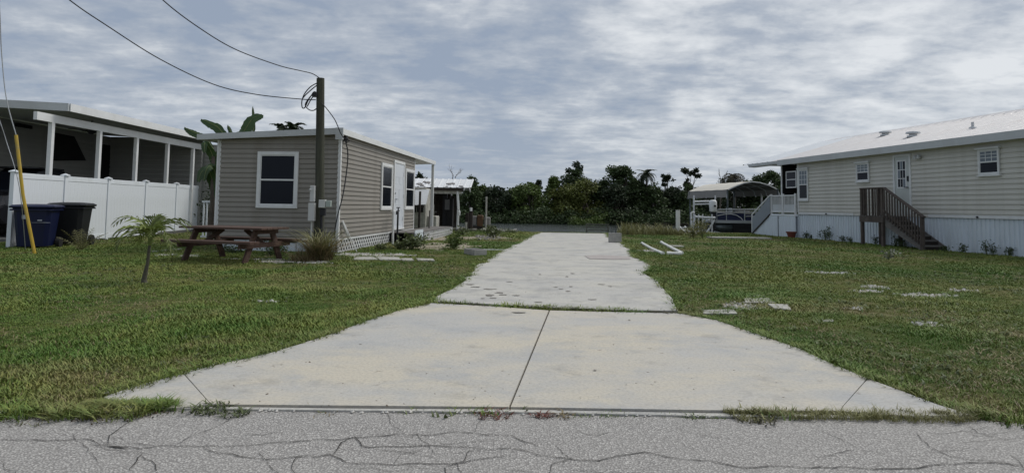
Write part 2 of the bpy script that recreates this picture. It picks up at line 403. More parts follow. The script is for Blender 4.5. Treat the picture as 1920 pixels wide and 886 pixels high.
# the jagged list closes on itself; keep only the forward run of the edge
kerb = []; rr_ = random.Random(5)
ctrl = [(-400, 3.84)] + [(x, y) for x, y in roadside[1:-1]] + [(400, roadside[-2][1]-.1)]
dense = []
for (xa, ya), (xb, yb) in zip(ctrl, ctrl[1:]):
    k = max(1, int(min(abs(xb-xa), 30)/.12))
    for q in range(k): dense.append((xa+(xb-xa)*q/k, ya+(yb-ya)*q/k + rr_.uniform(-.018, .018)))
road = thing('road', (0, 1, 0), 0, kind='structure')
sheet([(-400, -6)] + [(400, -6)] + dense[::-1], .006, 'asphalt', asphalt, road)
def ribbon(pts_px, w, name, mt, root, z, seed, jit=.02, wv=.6, fork=False):
    rr = random.Random(seed); pts = [G(x, y) for x, y in pts_px]; path = []
    ph = rr.uniform(0, 9); s_ = 0.0; wob = 0.0
    for a, b in zip(pts, pts[1:]):
        k = max(1, int((b-a).length/.04))
        for q in range(k):
            s_ += .04; wob = wob*.86+rr.gauss(0, jit*1.2); p = a.lerp(b, q/k); path.append(Vector((p.x+rr.uniform(-jit, jit), p.y+wob+rr.uniform(-jit, jit), z)))
    path.append(Vector((pts[-1].x, pts[-1].y, z)))
    mb = MB(); L_ = []; R_ = []
    for i, p in enumerate(path):
        d = (path[min(i+1, len(path)-1)]-path[max(i-1, 0)]).normalized(); nrm = Vector((-d.y, d.x, 0))
        ww = w*(1+rr.uniform(-wv, wv)) * (.35 if i in (0, len(path)-1) else 1)
        L_.append(p+nrm*ww/2); R_.append(p-nrm*ww/2)
    n = len(path); mb.add(L_+R_, [(i, n+i, n+i+1, i+1) for i in range(n-1)])
    o = part(mb, name, mt, root, world=True)
    return o
cracks = [
 ([(0, 826), (160, 826), (200, 838), (260, 846), (330, 838), (420, 838), (520, 831), (600, 827), (680, 822), (760, 816), (850, 812), (960, 818), (1010, 838)], .010),
 ([(232, 770), (245, 790), (205, 820), (203, 835)], .008), ([(200, 840), (238, 843)], .030),
 ([(268, 852), (243, 886)], .009), ([(330, 838), (400, 805), (440, 785), (450, 772)], .006),
 ([(380, 842), (440, 850), (470, 862), (560, 858), (620, 855), (650, 870), (750, 872), (850, 870), (940, 860), (960, 856)], .010),
 ([(625, 855), (640, 830), (665, 820), (680, 838), (760, 842), (830, 842), (880, 846), (960, 846), (1060, 862), (1120, 864), (1160, 858), (1210, 853), (1330, 868), (1400, 880), (1480, 878), (1560, 880), (1640, 884), (1740, 882), (1790, 872), (1860, 870), (1920, 878)], .011),
 ([(740, 872), (752, 855), (790, 848)], .007), ([(880, 846), (870, 868), (835, 880), (838, 900)], .008),
 ([(725, 775), (735, 800), (760, 815)], .005), ([(905, 778), (890, 812)], .005), ([(1020, 900), (1040, 866), (1075, 862)], .007),
 ([(1530, 805), (1570, 822), (1610, 842)], .006), ([(1715, 812), (1745, 842), (1780, 858), (1850, 864), (1920, 872)], .008),
 ([(1800, 790), (1830, 812), (1905, 830)], .005), ([(560, 858), (545, 875), (560, 900)], .006)]
for i, (pp, ww) in enumerate(cracks):
    rr = random.Random(i); q = []
    for a, b in zip(pp, pp[1:]):
        q.append(a)
        if abs(b[0]-a[0]) > 45: q.append(((a[0]+b[0])/2+rr.uniform(-6, 6), (a[1]+b[1])/2+rr.uniform(-4, 4)))
    q.append(pp[-1])
    ribbon(q, ww*.52, 'crack', crackm, road, .0105, i, .006, .5)

rc = random.Random(91)
for i in range(34):      # short secondary cracks branching through the near lane
    x = rc.uniform(-30, 1950); y = rc.uniform(800, 884); pts_ = [(x, y)]; a_ = rc.choice((0, 0, 1))
    for _ in range(rc.randint(2, 4)):
        x += rc.uniform(14, 60)*(1 if a_ == 0 else .35); y += rc.uniform(-9, 9) if a_ == 0 else rc.uniform(6, 16); pts_.append((x, y))
    ribbon(pts_, rc.uniform(.0016, .0030), 'hairline_crack', crackm, road, .0095+i*2e-5, 300+i, .006, .5)
# -- driveway: flared apron of three slabs and a gutter strip, then the long old slab
apL = [(810, 571), (755, 583), (690, 604), (622, 630), (560, 650), (505, 667), (470, 675), (410, 688), (345, 705)]
apR = [(1270, 590), (1345, 604), (1420, 630), (1500, 658), (1545, 680), (1626, 714)]
drive = thing('driveway', G(960, 600), 0, kind='structure')
ZA = .022
def slab(px, name='slab', mt=None, z=ZA): return sheet(g2(px), z, name, mt, drive, thick=z+.05)
slab(apL + [(390, 757), (397, 764)] + [(953.5, 769), (1028.5, 585)] + [(920, 577)], 'slab', conc_apron)
slab([(1031.5, 585), (957.5, 769), (1330, 775), (1575, 776), (1580, 767)] + apR[::-1] + [(1150, 588)], 'slab', conc_apron)
slab([(343, 706), (280, 722), (235, 736), (195, 750), (230, 770), (330, 771), (395, 764.5), (388, 757)], 'slab', conc_apron)
slab([(1628, 715), (1700, 742), (1760, 765), (1822, 784), (1700, 786), (1577.5, 776.5), (1582, 767)], 'slab', conc_apron)
slab([(330, 766), (640, 770), (960, 772), (1330, 779), (1600, 783), (1600, 788), (1330, 784), (960, 776.5), (640, 773.5), (330, 770)], 'gutter_strip', conc_old, .016)
sheet(g2([(800, 566), (1285, 585), (1640, 712), (1850, 790), (190, 778), (190, 745), (345, 700)]), .003, 'joint_bed', seamm, drive)
dl = [(814, 568), (833, 551), (868, 532), (884, 514), (893, 500), (914, 490), (928, 480), (941, 472), (958, 462), (975, 455), (990, 446), (1000, 440.5), (1013, 436.3)]
dr = [(1137, 437.3), (1141, 445), (1152, 452), (1168, 458), (1172, 464), (1184, 468), (1181, 475), (1184, 481), (1200, 489), (1216, 497), (1218, 504), (1204, 513), (1216, 520), (1233, 529), (1240, 539), (1254, 555), (1262, 570), (1272, 586)]
def jagw(px, amp, step, seed):
    rr = random.Random(seed); o = []
    pts = [G(*p) for p in px]
    for a, b in zip(pts, pts[1:]):
        k = max(1, int((b-a).length/step))
        for q in range(k):
            p = a.lerp(b, q/k); o.append((p.x+(rr.uniform(-amp, amp) if q else 0), p.y+(rr.uniform(-amp, amp) if q else 0)))
    o.append((pts[-1].x, pts[-1].y)); return o
DLW = jagw(dl, .05, .35, 1); DRW = jagw(dr, .05, .35, 2)
# cut the long slab where the photo shows cross joints
def between(l0, l1, seedname='slab'):
    # part of the driveway between world depths l0, l1
    def lx(y, side):
        for (xa, ya), (xb, yb) in zip(side, side[1:]):
            if min(ya, yb) <= y <= max(ya, yb) and abs(yb-ya) > 1e-6: return xa+(xb-xa)*(y-ya)/(yb-ya)
        return side[0][0] if abs(y-side[0][1]) < abs(y-side[-1][1]) else side[-1][0]
    le = [(lx(l0, DLW), l0)] + [p for p in DLW if l0 < p[1] < l1] + [(lx(l1, DLW), l1)]
    re = [(lx(l1, DRW), l1)] + [p for p in DRW if l0 < p[1] < l1][::1] + [(lx(l0, DRW), l0)]
    return le, re
ymax = min(DLW[-1][1], DRW[0][1])
cuts = [None, 13.2, 20.4, ymax]
for i in range(3):
    if i == 0:
        le, _ = between(DLW[0][1], cuts[1]-.012); _, re = between(DRW[-1][1], cuts[1]-.012)
        poly = [DLW[0]] + le[1:] + re[:-1] + [DRW[-1], tuple(G(1150, 584).xy), tuple(G(1030, 579.5).xy), tuple(G(920, 573).xy)]
    else:
        le, re = between(cuts[i]+.012, cuts[i+1]-.012); poly = le + re
    sheet(poly, .024 - .003*i, 'slab', conc_old, drive, thick=.07)
whole = DLW + DRW
DRIVE_POLYS = [g2(apL + [(280, 722), (235, 736), (195, 750), (230, 772), (640, 773), (960, 776), (1330, 783), (1822, 785), (1760, 765), (1700, 742)] + apR[::-1] + [(1150, 588), (920, 577)]), whole]
sheet([(x*1.0, y) for x, y in whole], .003, 'joint_bed', seamm, drive)
# thin drag line across the long slab and the dark diagonal stain scratches of the photo
for i, (x, y, wd) in enumerate([(548, 478, .05), (523, 492, .05), (520, 498, .06), (600, 510, .04), (450, 522, .05), (560, 540, .03)]): pass
stain = mat('dark chipped spot', (.20, .185, .165), .95, .3, 12, world=True)
rr_ = random.Random(12)
spots = [(880, 536, .11, .05), (892, 541, .12, .04), (918, 545, .14, .045), (936, 552, .12, .05), (945, 556, .10, .03), (918, 557, .10, .05), (924, 562, .07, .03), (905, 563, .06, .03), (968, 557, .09, .04),
         (1042, 541, .06, .03), (1052, 545, .05, .03), (1065, 549, .07, .03), (1070, 540, .05, .04), (1012, 517, .05, .06), (1063, 521, .05, .05), (1074, 515, .07, .05), (1128, 536, .12, .04), (1144, 540, .05, .04),
         (1010, 570, .10, .03), (972, 590, .13, .035), (955, 531, .07, .03), (1112, 565, .10, .03), (1180, 604, .02, .02), (1174, 728, .006, .008), (1115, 700, .02, .012)]
for i, (x, y, a, b) in enumerate(spots):
    p = G(x, y); k = 1.0
    sheet(blob(p.x, p.y, a*.55, b*1.3, 12, .45, i), ZA+.0062, 'stain', stain, drive)
patch = mat('pinkish patched concrete', (.37, .335, .315), .95, .12, 6, world=True)
sheet(g2([(1096, 481), (1125, 479.5), (1180, 483), (1182, 488), (1150, 488), (1105, 487)]), .029, 'patch', patch, drive)

# -- bare sandy spots, pavers
sandy = thing('sand_patches', G(800, 460), 0, kind='structure')
patches = [((828, 462), 1.2, 1.9, .3), ((800, 447), .9, 2.0, .2), ((905, 446), 1.3, 1.4, .2), ((868, 467), .5, .4, .2),
           ((1550, 512), .45, .25, .3), ((1640, 538), .22, .25, .3), ((1735, 554), .42, .22, .3), ((1806, 545), .22, .2, .3), ((1738, 609), .16, .16, .3), ((1600, 579), .14, .1, .3),
           ((1352, 585), .25, .12, .3), ((1630, 547), .26, .14, .4), ((498, 565), .20, .07, .3), ((1218, 471), .3, .4, .3), ((700, 478), .9, .5, .2), ((560, 492), .9, .25, .3), ((480, 487), .7, .2, .3), ((1395, 575), .25, .3, .3)]
SANDP = []
for i, ((x, y), a, b, am) in enumerate(patches):
    p = G(x, y); po = blob(p.x, p.y, a, b, 26, am, 40+i); SANDP.append(po)
    sheet(po, .004+.0004*i, 'sand_patch', sand, sandy)

PAVERP = []
def paver_set(pxs, label, cat='stone slab', name='paver', group=None):
    for i, (px, z) in enumerate(pxs):
        pts = g2(px); cxx = sum(p[0] for p in pts)/len(pts); cyy = sum(p[1] for p in pts)/len(pts)
        PAVERP.append(pts)
        o = sheet(jag(pts, .012, .12, i+3), z, name, M['paver'], None, thick=z+.02)
        o.data.transform(Matrix.Translation((-cxx, -cyy, 0))); o.location = (cxx, cyy, 0)
        tag(o, label[i], cat, group)
paver_set([([(1394, 562), (1442, 562), (1452, 571), (1398, 571)], .03), ([(1440, 574), (1478, 576), (1482, 586), (1452, 583)], .04), ([(1318, 584), (1376, 582), (1380, 590), (1320, 590)], .02), ([(1395, 556), (1428, 555), (1436, 558), (1396, 560)], .02), ([(1540, 598), (1560, 600), (1563, 604), (1545, 604)], .015)],
    ['broad pale flagstone in the lawn right of the driveway', 'tilted pale flagstone, rightmost beside the broad flagstone in the lawn', 'long half buried flagstone touching the driveway corner', 'thin sliver of flagstone just behind the broad flagstone', 'tiny pale stone chip in the grass in front of the flagstones'], group='flagstones sunk in the right lawn')
paver_set([([(664, 484), (700, 483), (708, 488), (662, 489)], .03), ([(704, 483), (748, 484), (752, 489), (712, 489)], .03), ([(752, 486), (772, 486), (776, 490), (755, 490)], .03), ([(780, 486), (812, 487), (815, 490), (783, 490)], .03),
           ([(290, 478), (330, 476), (336, 479), (292, 481)], .02), ([(335, 479), (372, 478), (376, 482), (336, 483)], .02), ([(282, 471), (340, 466), (342, 468), (286, 473)], .02)],
    ['pale paver in the grass next to the lattice skirt, leftmost of four', 'pale paver in the grass, second from the lattice corner', 'small pale paver between two longer ones beside the cottage', 'pale paver in the grass closest to the driveway side',
     'flat stone slab in the grass just right of the young palm', 'flat stone slab in the grass by the picnic table leg', 'long pale edging stone in the grass behind the young palm'], group='pavers in the left lawn')

# ------------------------------------------------------------------ grass (nobody could count it)
def tuft(name, n, h, spread, wd, seed, mt, lean=.6, seg=2):
    rr = random.Random(seed); mb = MB()
    for i in range(n):
        a = rr.uniform(0, 6.283); r_ = spread*math.sqrt(rr.random()); bx, by = r_*math.cos(a), r_*math.sin(a)
        yaw = rr.uniform(0, 6.283); hh = h*rr.uniform(.5, 1.15); ln = hh*lean*rr.uniform(.3, 1.5); ww = wd*rr.uniform(.7, 1.3)
        dx, dy = math.cos(yaw), math.sin(yaw); sx, sy = -dy*ww/2, dx*ww/2
        pts = []
        for k in range(seg):
            u = k/seg; taper = 1-u*.45
            x = bx+dx*ln*u*u; y = by+dy*ln*u*u; z = hh*u*(1-.15*u)
            pts += [(x-sx*taper, y-sy*taper, z), (x+sx*taper, y+sy*taper, z)]
        pts.append((bx+dx*ln, by+dy*ln, hh*.8))
        fs_ = [(2*k, 2*k+1, 2*k+3, 2*k+2) for k in range(seg-1)] + [(2*seg-2, 2*seg-1, 2*seg)]
        mb.add(pts, fs_)
    me = mesh(mb, name, mt, fix=False); return bpy.data.objects.new(name, me)      # source shape, never linked: only its instances exist
def scatter(name, pts, scl, rot, src, kind='stuff', label=None, tilt=None):
    me = bpy.data.meshes.new(name); me.from_pydata([tuple(p) for p in pts], [], [])
    a = me.attributes.new('scl', 'FLOAT', 'POINT'); a.data.foreach_set('value', np.asarray(scl, dtype=np.float32))
    b = me.attributes.new('rot', 'FLOAT_VECTOR', 'POINT'); rv = np.zeros((len(pts), 3), dtype=np.float32); rv[:, 2] = rot
    if tilt is not None: rv[:, 0] = tilt[0]; rv[:, 1] = tilt[1]
    b.data.foreach_set('vector', rv.ravel())
    o = bpy.data.objects.new(name, me); COL.objects.link(o)
    ng = bpy.data.node_groups.new(name, 'GeometryNodeTree')
    ng.interface.new_socket('Geometry', in_out='INPUT', socket_type='NodeSocketGeometry'); ng.interface.new_socket('Geometry', in_out='OUTPUT', socket_type='NodeSocketGeometry')
    gi = ng.nodes.new('NodeGroupInput'); go = ng.nodes.new('NodeGroupOutput')
    iop = ng.nodes.new('GeometryNodeInstanceOnPoints'); oi = ng.nodes.new('GeometryNodeObjectInfo'); oi.inputs['Object'].default_value = src; oi.inputs['As Instance'].default_value = True
    n1 = ng.nodes.new('GeometryNodeInputNamedAttribute'); n1.data_type = 'FLOAT'; n1.inputs['Name'].default_value = 'scl'
    n2 = ng.nodes.new('GeometryNodeInputNamedAttribute'); n2.data_type = 'FLOAT_VECTOR'; n2.inputs['Name'].default_value = 'rot'
    ng.links.new(gi.outputs[0], iop.inputs['Points']); ng.links.new(oi.outputs['Geometry'], iop.inputs['Instance'])
    ng.links.new(n1.outputs['Attribute'], iop.inputs['Scale']); ng.links.new(n2.outputs['Attribute'], iop.inputs['Rotation'])
    ng.links.new(iop.outputs[0], go.inputs[0])
    md = o.modifiers.new('scatter', 'NODES'); md.node_group = ng
    tag(o, label, None, None, kind); return o
def vnoise(x, y, s, seed):
    r_ = np.random.default_rng(seed); n = 64; g_ = r_.random((n, n))
    X = x/s; Y = y/s; xi = np.floor(X).astype(int); yi = np.floor(Y).astype(int); fx = X-xi; fy = Y-yi
    fx = fx*fx*(3-2*fx); fy = fy*fy*(3-2*fy); q = lambda a, b: g_[a % n, b % n]
    return (q(xi, yi)*(1-fx)+q(xi+1, yi)*fx)*(1-fy)+(q(xi, yi+1)*(1-fx)+q(xi+1, yi+1)*fx)*fy
ROADP = [(-400, -6), (400, -6)] + dense[::-1]
HOUSEP = []          # filled by the houses: no grass below floors
def keep_mask(x, y, margin=0.0):
    k = np.ones(len(x), bool)
    for po in DRIVE_POLYS: k &= ~inpoly(x, y, po)
    k &= ~inpoly(x, y, ROADP)
    return k
def field(n, x0, x1, y0, y1):
    x = rng.uniform(x0, x1, n); y = rng.uniform(y0, y1, n)
    vis = (np.abs(x) < y*.95+3.2) ; x = x[vis]; y = y[vis]
    k = keep_mask(x, y); x = x[k]; y = y[k]
    bare = np.zeros(len(x), bool)
    for po in SANDP: bare |= inpoly(x, y, po)
    k = ~bare | (rng.random(len(x)) < .16); x = x[k]; y = y[k]
    d = vnoise(x, y, .9, 3)*.55+vnoise(x, y, .28, 4)*.45
    k = rng.random(len(x)) < np.clip(.35+1.2*(d-.22), .12, 1); return x[k], y[k]
sh = SHORE
def landonly(x, y):
    xs = [p[0] for p in sh]; ys = [p[1] for p in sh]
    return y < np.interp(x, xs, ys)-.15
def grass_all():
    specs = [  # n, y range, tuft, scale, label
      (44000, 3.4, 6.2, 14, .042, .055, .006, 1.0), (68000, 6.2, 10.5, 13, .042, .075, .0075, 1.0),
      (94000, 10.5, 18, 12, .045, .11, .011, 1.0), (80000, 18, 36, 11, .055, .18, .020, 1.0)]
    for i, (n, y0, y1, nb, h, sp_, wd, s) in enumerate(specs):
        X = y1*.95+3.2
        x, y = field(n, -X, X, y0, y1); k = landonly(x, y)
        for po in HOUSEP: k &= ~inpoly(x, y, po)
        x = x[k]; y = y[k]
        hv = .52+1.0*vnoise(x, y, 1.1, 9)*(.6+.8*vnoise(x, y, .35, 19))
        for j in range(2):
            q = (np.arange(len(x)) % 2) == j
            src = tuft('grass_tuft', nb, h, sp_, wd, 20+i*2+j, blade_m, .8 if j else .5)
            pts = np.stack([x[q], y[q], np.full(q.sum(), -.004)], 1)
            scatter('grass', pts, hv[q]*rng.uniform(.6, 1.25, q.sum()), rng.uniform(0, 6.28, q.sum()), src)
    # broad leaved weeds, thatch and seed heads mixed into the lawn
    for nm, n_, mt_, h_, sp2, wd2, nb2, sd2, thr in (('lawn_weeds', 4200, L['weed'], .035, .06, .014, 9, 301, .52), ('lawn_thatch', 9000, L['dry'], .030, .10, .007, 12, 302, .50), ('lawn_weeds', 1600, L['mid'], .05, .05, .009, 10, 303, .5)):
        y = 3.6+rng.random(n_)**1.5*24; x = (rng.random(n_)*2-1)*(y*.8+1); k = keep_mask(x, y) & landonly(x, y) & (vnoise(x, y, 1.3, sd2) > thr)
        for po in HOUSEP: k &= ~inpoly(x, y, po)
        x = x[k]; y = y[k]; scatter(nm, np.stack([x, y, np.zeros(len(x))], 1), rng.uniform(.5, 1.2, len(x))*(1+y*.03), rng.uniform(0, 6.28, len(x)), tuft('weed_tuft', nb2, h_, sp2, wd2, sd2, mt_, 1.5))
    # grass closing over the rims of the pavers and bare spots
    V = []
    for po in SANDP+PAVERP:
        for (xa, ya), (xb, yb) in zip(po, po[1:]+po[:1]):
            L2 = math.hypot(xb-xa, yb-ya)
            for _ in range(int(L2*30)+1):
                t_ = rng.random(); V.append((xa+(xb-xa)*t_+rng.normal(0, .04), ya+(yb-ya)*t_+rng.normal(0, .04), 0))
    scatter('grass_edge', V, rng.uniform(.4, .95, len(V)), rng.uniform(0, 6.28, len(V)), tuft('fringe_tuft', 11, .07, .07, .010, 78, blade_m, 1.0))
    # longer fringe creeping over the slab and road edges
    src = tuft('fringe_tuft', 12, .075, .05, .008, 77, blade_m, 1.3)
    E = []
    def edge(path, per, spread, out):
        for (xa, ya), (xb, yb) in zip(path, path[1:]):
            L_ = math.hypot(xb-xa, yb-ya); nx, ny = (yb-ya)/max(L_, 1e-6), -(xb-xa)/max(L_, 1e-6)
            for _ in range(int(L_*per)+ (rng.random() < (L_*per) % 1)):
                t_ = rng.random(); o_ = rng.normal(out, spread); E.append((xa+(xb-xa)*t_+nx*o_, ya+(yb-ya)*t_+ny*o_, 0.0))
    edge(g2(apL), 45, .03, .02); edge(g2(apR), 60, .03, -.03)
    edge(DLW, 30, .05, -.03); edge(DRW, 40, .05, -.04)
    edge(g2([(0, 776), (60, 779), (120, 783), (190, 779), (240, 777), (330, 764)]), 170, .05, 0)
    edge(g2([(345, 703), (290, 716), (235, 730), (190, 745)]), 90, .05, -.03)
    edge(g2([(1622, 712), (1700, 740), (1830, 785), (1920, 800)]), 60, .05, -.04)
    E_ = np.array(E); k = landonly(E_[:, 0], E_[:, 1]); E_ = E_[k]
    scatter('grass_edge', E_, rng.uniform(.45, 1.1, len(E_)), rng.uniform(0, 6.28, len(E_)), src)
    q = rng.random(len(E_)) < .55; dk_ = E_[q].copy(); dk_[:, :2] += rng.normal(0, .02, (q.sum(), 2))
    scatter('edge_thatch', dk_, rng.uniform(.4, 1.0, len(dk_)), rng.uniform(0, 6.28, len(dk_)), tuft('thatch_tuft', 12, .025, .07, .010, 79, mat('brown edge thatch', (.085, .065, .038), .9, .3, 3, island=.4, world=True), 2.0))
    V = []
    for _ in range(150):
        p = G(rng.uniform(420, 1560), 590+rng.random()**.6*178)
        if inpoly(np.array([p.x]), np.array([p.y]), DRIVE_POLYS[0])[0]: V.append((p.x, p.y, .021))
    for _ in range(130):
        p = G(rng.uniform(860, 1230), 442+rng.random()**.7*130)
        if inpoly(np.array([p.x]), np.array([p.y]), whole)[0]: V.append((p.x, p.y, .023))
    scatter('leaf_litter', V, rng.uniform(.004, .018, len(V))*rng.uniform(.6, 1.2, len(V)), rng.uniform(0, 6.28, len(V)), bpy.data.objects.new('litter', mesh(MB().add([(-.5, -.3, .05), (.4, -.45, .0), (.9, .2, .3), (-.2, .5, .0)], [(0, 1, 2, 3)]), 'litter', mat('brown leaf litter', (.10, .075, .05), .9, .3, 30, world=True), fix=False)))
    # the taller weedy verge between apron and road on the right
    V = []
    for _ in range(620):
        px = 1360+rng.random()*470; u = rng.random()
        wdt = (.35 if px < 1450 else .9)*(.45+1.0*float(vnoise(np.array([px/60.0]), np.array([3.3]), 1.0, 8)[0]))
        p = G(px, 778+7*(px-1360)/470+(u-.35)*17*wdt); V.append((p.x, p.y, .012))
    src2 = tuft('verge_tuft', 9, .07, .04, .006, 91, L['tallgrass'], .8)
    scatter('verge_grass', V, rng.uniform(.25, 1.0, len(V))*rng.uniform(.5, 1, len(V)), rng.uniform(0, 6.28, len(V)), src2)
    V = []
    for _ in range(380):
        px = 165+rng.random()*165; p = G(px, 757+rng.random()*12+(px-165)*.01); V.append((p.x, p.y, .01))
    scatter('verge_grass', V, rng.uniform(.3, .75, len(V)), rng.uniform(0, 6.28, len(V)), tuft('verge_tuft', 12, .06, .05, .007, 93, blade_m, 1.2))
    # dead thatch in the cross joint of the driveway
    V = []
    for a, b in [((822, 570), (870, 573)), ((880, 573), (925, 577)), ((980, 577), (1005, 577.5)), ((1012, 578), (1050, 580)), ((1058, 580), (1090, 582)), ((1095, 583), (1165, 586)), ((1215, 588), (1275, 590))]:
        for _ in range(int((b[0]-a[0])*1.1)):
            t_ = rng.random(); p = G(a[0]+(b[0]-a[0])*t_, a[1]+(b[1]-a[1])*t_+rng.normal(0, 1.0)); V.append((p.x, p.y, .01))
    scatter('joint_weeds', V, rng.uniform(.25, .7, len(V)), rng.uniform(0, 6.28, len(V)), tuft('joint_tuft', 14, .05, .05, .010, 94, mat('dark thatch', (.06, .055, .03), .9, .3, 3, island=.4, world=True), 1.5))
    # shell pebbles along the apron edge and in the bare spots
    mb = MB(); mb.add([(-.5, -.3, 0), (.4, -.45, 0), (.55, .2, 0), (-.2, .5, 0), (-.2, -.1, .45), (.25, .05, .4)], [(0, 1, 5, 4), (1, 2, 5), (2, 3, 4, 5), (3, 0, 4)])
    srcp = bpy.data.objects.new('pebble', mesh(mb, 'pebble', shell))
    V = []
    for a, b, nn, sd_ in [((345, 704), (405, 688), 120, 3), ((405, 688), (520, 662), 140, 3), ((520, 662), (800, 575), 90, 4), ((1240, 560), (1290, 598), 26, 3), ((195, 745), (260, 728), 40, 4)]:
        for _ in range(nn):
            t_ = rng.random(); p = G(a[0]+(b[0]-a[0])*t_+rng.normal(0, sd_), a[1]+(b[1]-a[1])*t_+rng.normal(-1, sd_*.5)); V.append((p.x, p.y, .01))
    for _ in range(70):
        px = 480+rng.random()*900; p = G(px, 770.5+(px-480)*.0135+rng.normal(1.5, 1.5)); V.append((p.x, p.y, .012))
    sizes = list(rng.uniform(.008, .024, len(V)))
    for po in SANDP[4:]:
        c = np.array(po); mn, mx = c.min(0), c.max(0)
        n = int((mx-mn).prod()*420); x = rng.uniform(mn[0], mx[0], n); y = rng.uniform(mn[1], mx[1], n); k = inpoly(x, y, po)
        V += [(a, b, .006) for a, b in zip(x[k], y[k])]; sizes += list(rng.uniform(.02, .055, k.sum()))
    scatter('shell_pebbles', V, sizes, rng.uniform(0, 6.28, len(V)), srcp)
    # rubble stones along the shore left of the driveway
    V = []; sizes = []
    for _ in range(150):
        x = rng.uniform(-9.2, .2); y = np.interp(x, [p[0] for p in sh], [p[1] for p in sh])-.35+rng.normal(0, .22); V.append((x, y, .0)); sizes.append(rng.uniform(.08, .30))
    for _ in range(40):
        p = G(rng.uniform(895, 935), rng.uniform(441, 450)); V.append(tuple(p)); sizes.append(rng.uniform(.05, .16))
    mbr = MB(); mbr.add([(-.5, -.4, -.1), (.5, -.5, -.1), (.55, .4, -.1), (-.45, .5, -.1), (-.4, -.25, .4), (.35, -.3, .5), (.4, .25, .38), (-.3, .35, .45)], [(0, 1, 5, 4), (1, 2, 6, 5), (2, 3, 7, 6), (3, 0, 4, 7), (4, 5, 6, 7)])
    scatter('shore_rubble', V, sizes, rng.uniform(0, 6.28, len(V)), bpy.data.objects.new('rock', mesh(mbr, 'rock', mat('pale rock', (.38, .36, .34), .9, .3, 2, world=True, dirt=(.15, .14, .12), damt=.6))))
# ================================================================== BUILDINGS
def board_mesh(length, h, mt, axis='y', t=.018):
    """one lapped siding course: outer face towards -x local for axis y (length along y), bottom edge proud"""
    t = .030; g_ = .022 if h < .14 else .030
    prof = [(0, 0), (-.002, 0), (-.002, g_), (-t, g_), (-t, h*.55), (-t*.72, h*.60), (-t*.72, h*.985), (0, h*.985)]
    mb = MB(); n = len(prof)
    if axis == 'y': mb.extrude([(a, 0, b) for a, b in prof], (0, length, 0))
    else: mb.extrude([(0, a, b) for a, b in prof], (length, 0, 0))
    return mesh(mb, 'siding_board', mt)
def courses(wall, length, z0, z1, h, mt, axis='y', org=(0, 0), flip=False, topfn=None):
    n = int(round((z1-z0)/h)); h = (z1-z0)/n; me = board_mesh(length, h, mt, axis)
    if flip:
        me.transform(Matrix.Scale(-1, 4, (1, 0, 0) if axis == 'y' else (0, 1, 0))); me.flip_normals()
    for i in range(n):
        o = bpy.data.objects.new('siding_board', me); COL.objects.link(o); o.parent = wall
        o.location = (org[0], org[1], z0+i*h)
def window(root, a, b, u0, u1, z0, z1, axis, out, fr=.07, split=True, mt=None, name='window', muntin=0, dp=.05, blindtop=False, pane=None):
    """window on plane axis: 'y' => spans y from u0..u1 at x=a ; 'x' => spans x at y=a. out=+-1 side it faces"""
    mt = mt or M['trim']; pane = pane or M['glass']
    def bx(mb, ua, ub, za, zb, d0, d1):
        if axis == 'y': mb.box((a+out*d0, ua, za), (a+out*d1, ub, zb))
        else: mb.box((ua, a+out*d0, za), (ub, a+out*d1, zb))
    mb = MB()
    bx(mb, u0, u0+fr, z0, z1, .0, dp); bx(mb, u1-fr, u1, z0, z1, .0, dp)
    bx(mb, u0+fr, u1-fr, z1-fr, z1, .0, dp-.002); bx(mb, u0+fr, u1-fr, z0, z0+fr, .0, dp-.002)
    w_ = part(mb, name, mt, root, bevel=.006)
    zm = (z0+z1)/2
    s = MB(); 
    if split: bx(s, u0+fr, u1-fr, zm-.02, zm+.02, .0, dp-.012)
    i_ = .022
    bx(s, u0+fr, u0+fr+i_, z0+fr, z1-fr, 0, dp-.016); bx(s, u1-fr-i_, u1-fr, z0+fr, z1-fr, 0, dp-.016)
    bx(s, u0+fr+i_, u1-fr-i_, z0+fr, z0+fr+i_, 0, dp-.018); bx(s, u0+fr+i_, u1-fr-i_, z1-fr-i_, z1-fr, 0, dp-.018)
    part(s, 'sash', mt, w_)
    halves = [(z0+fr, zm-.021), (zm+.021, z1-fr)] if split else [(z0+fr, z1-fr)]
    for j, (za, zb) in enumerate(halves):
        p = MB(); bx(p, u0+fr+.001, u1-fr-.001, za, zb, .0, .027)
        part(p, 'pane', (M['blind'] if (blindtop and j == len(halves)-1) else pane), w_)
        if muntin and j == len(halves)-1:
            g = MB()
            for q in range(1, muntin): uu = u0+fr+(u1-u0-2*fr)*q/muntin; bx(g, uu-.008, uu+.008, za, zb, .028, .034)
            for q in range(1, 3): zz = za+(zb-za)*q/3; bx(g, u0+fr, u1-fr, zz-.008, zz+.008, .028, .0335)
            part(g, 'muntin', mt, w_)
    return w_
def rib_sheet(length, width, rib, rh, mt, name, seg=None):
    """ribbed metal: ribs run along y(width); repeated along x(length)"""
    mb = MB(); top = []; x = 0
    while x < length-1e-6:
        for dx, dz in ((0, 0), (rib*.62, 0), (rib*.70, rh), (rib*.88, rh)): 
            if x+dx <= length: top.append((x+dx, dz))
        x += rib
    top.append((length, 0)); n = len(top)
    mb.add([(a, 0, b) for a, b in top]+[(a, width, b) for a, b in top]+[(a, 0, b-.012) for a, b in top]+[(a, width, b-.012) for a, b in top],
           [(i, i+1, n+i+1, n+i) for i in range(n-1)]+[(2*n+i+1, 2*n+i, 3*n+i, 3*n+i+1) for i in range(n-1)]+[(i, 2*n+i, 2*n+i+1, i+1) for i in range(n-1)]+[(n+i+1, 3*n+i+1, 3*n+i, n+i) for i in range(n-1)])
    return mesh(mb, name, mt)

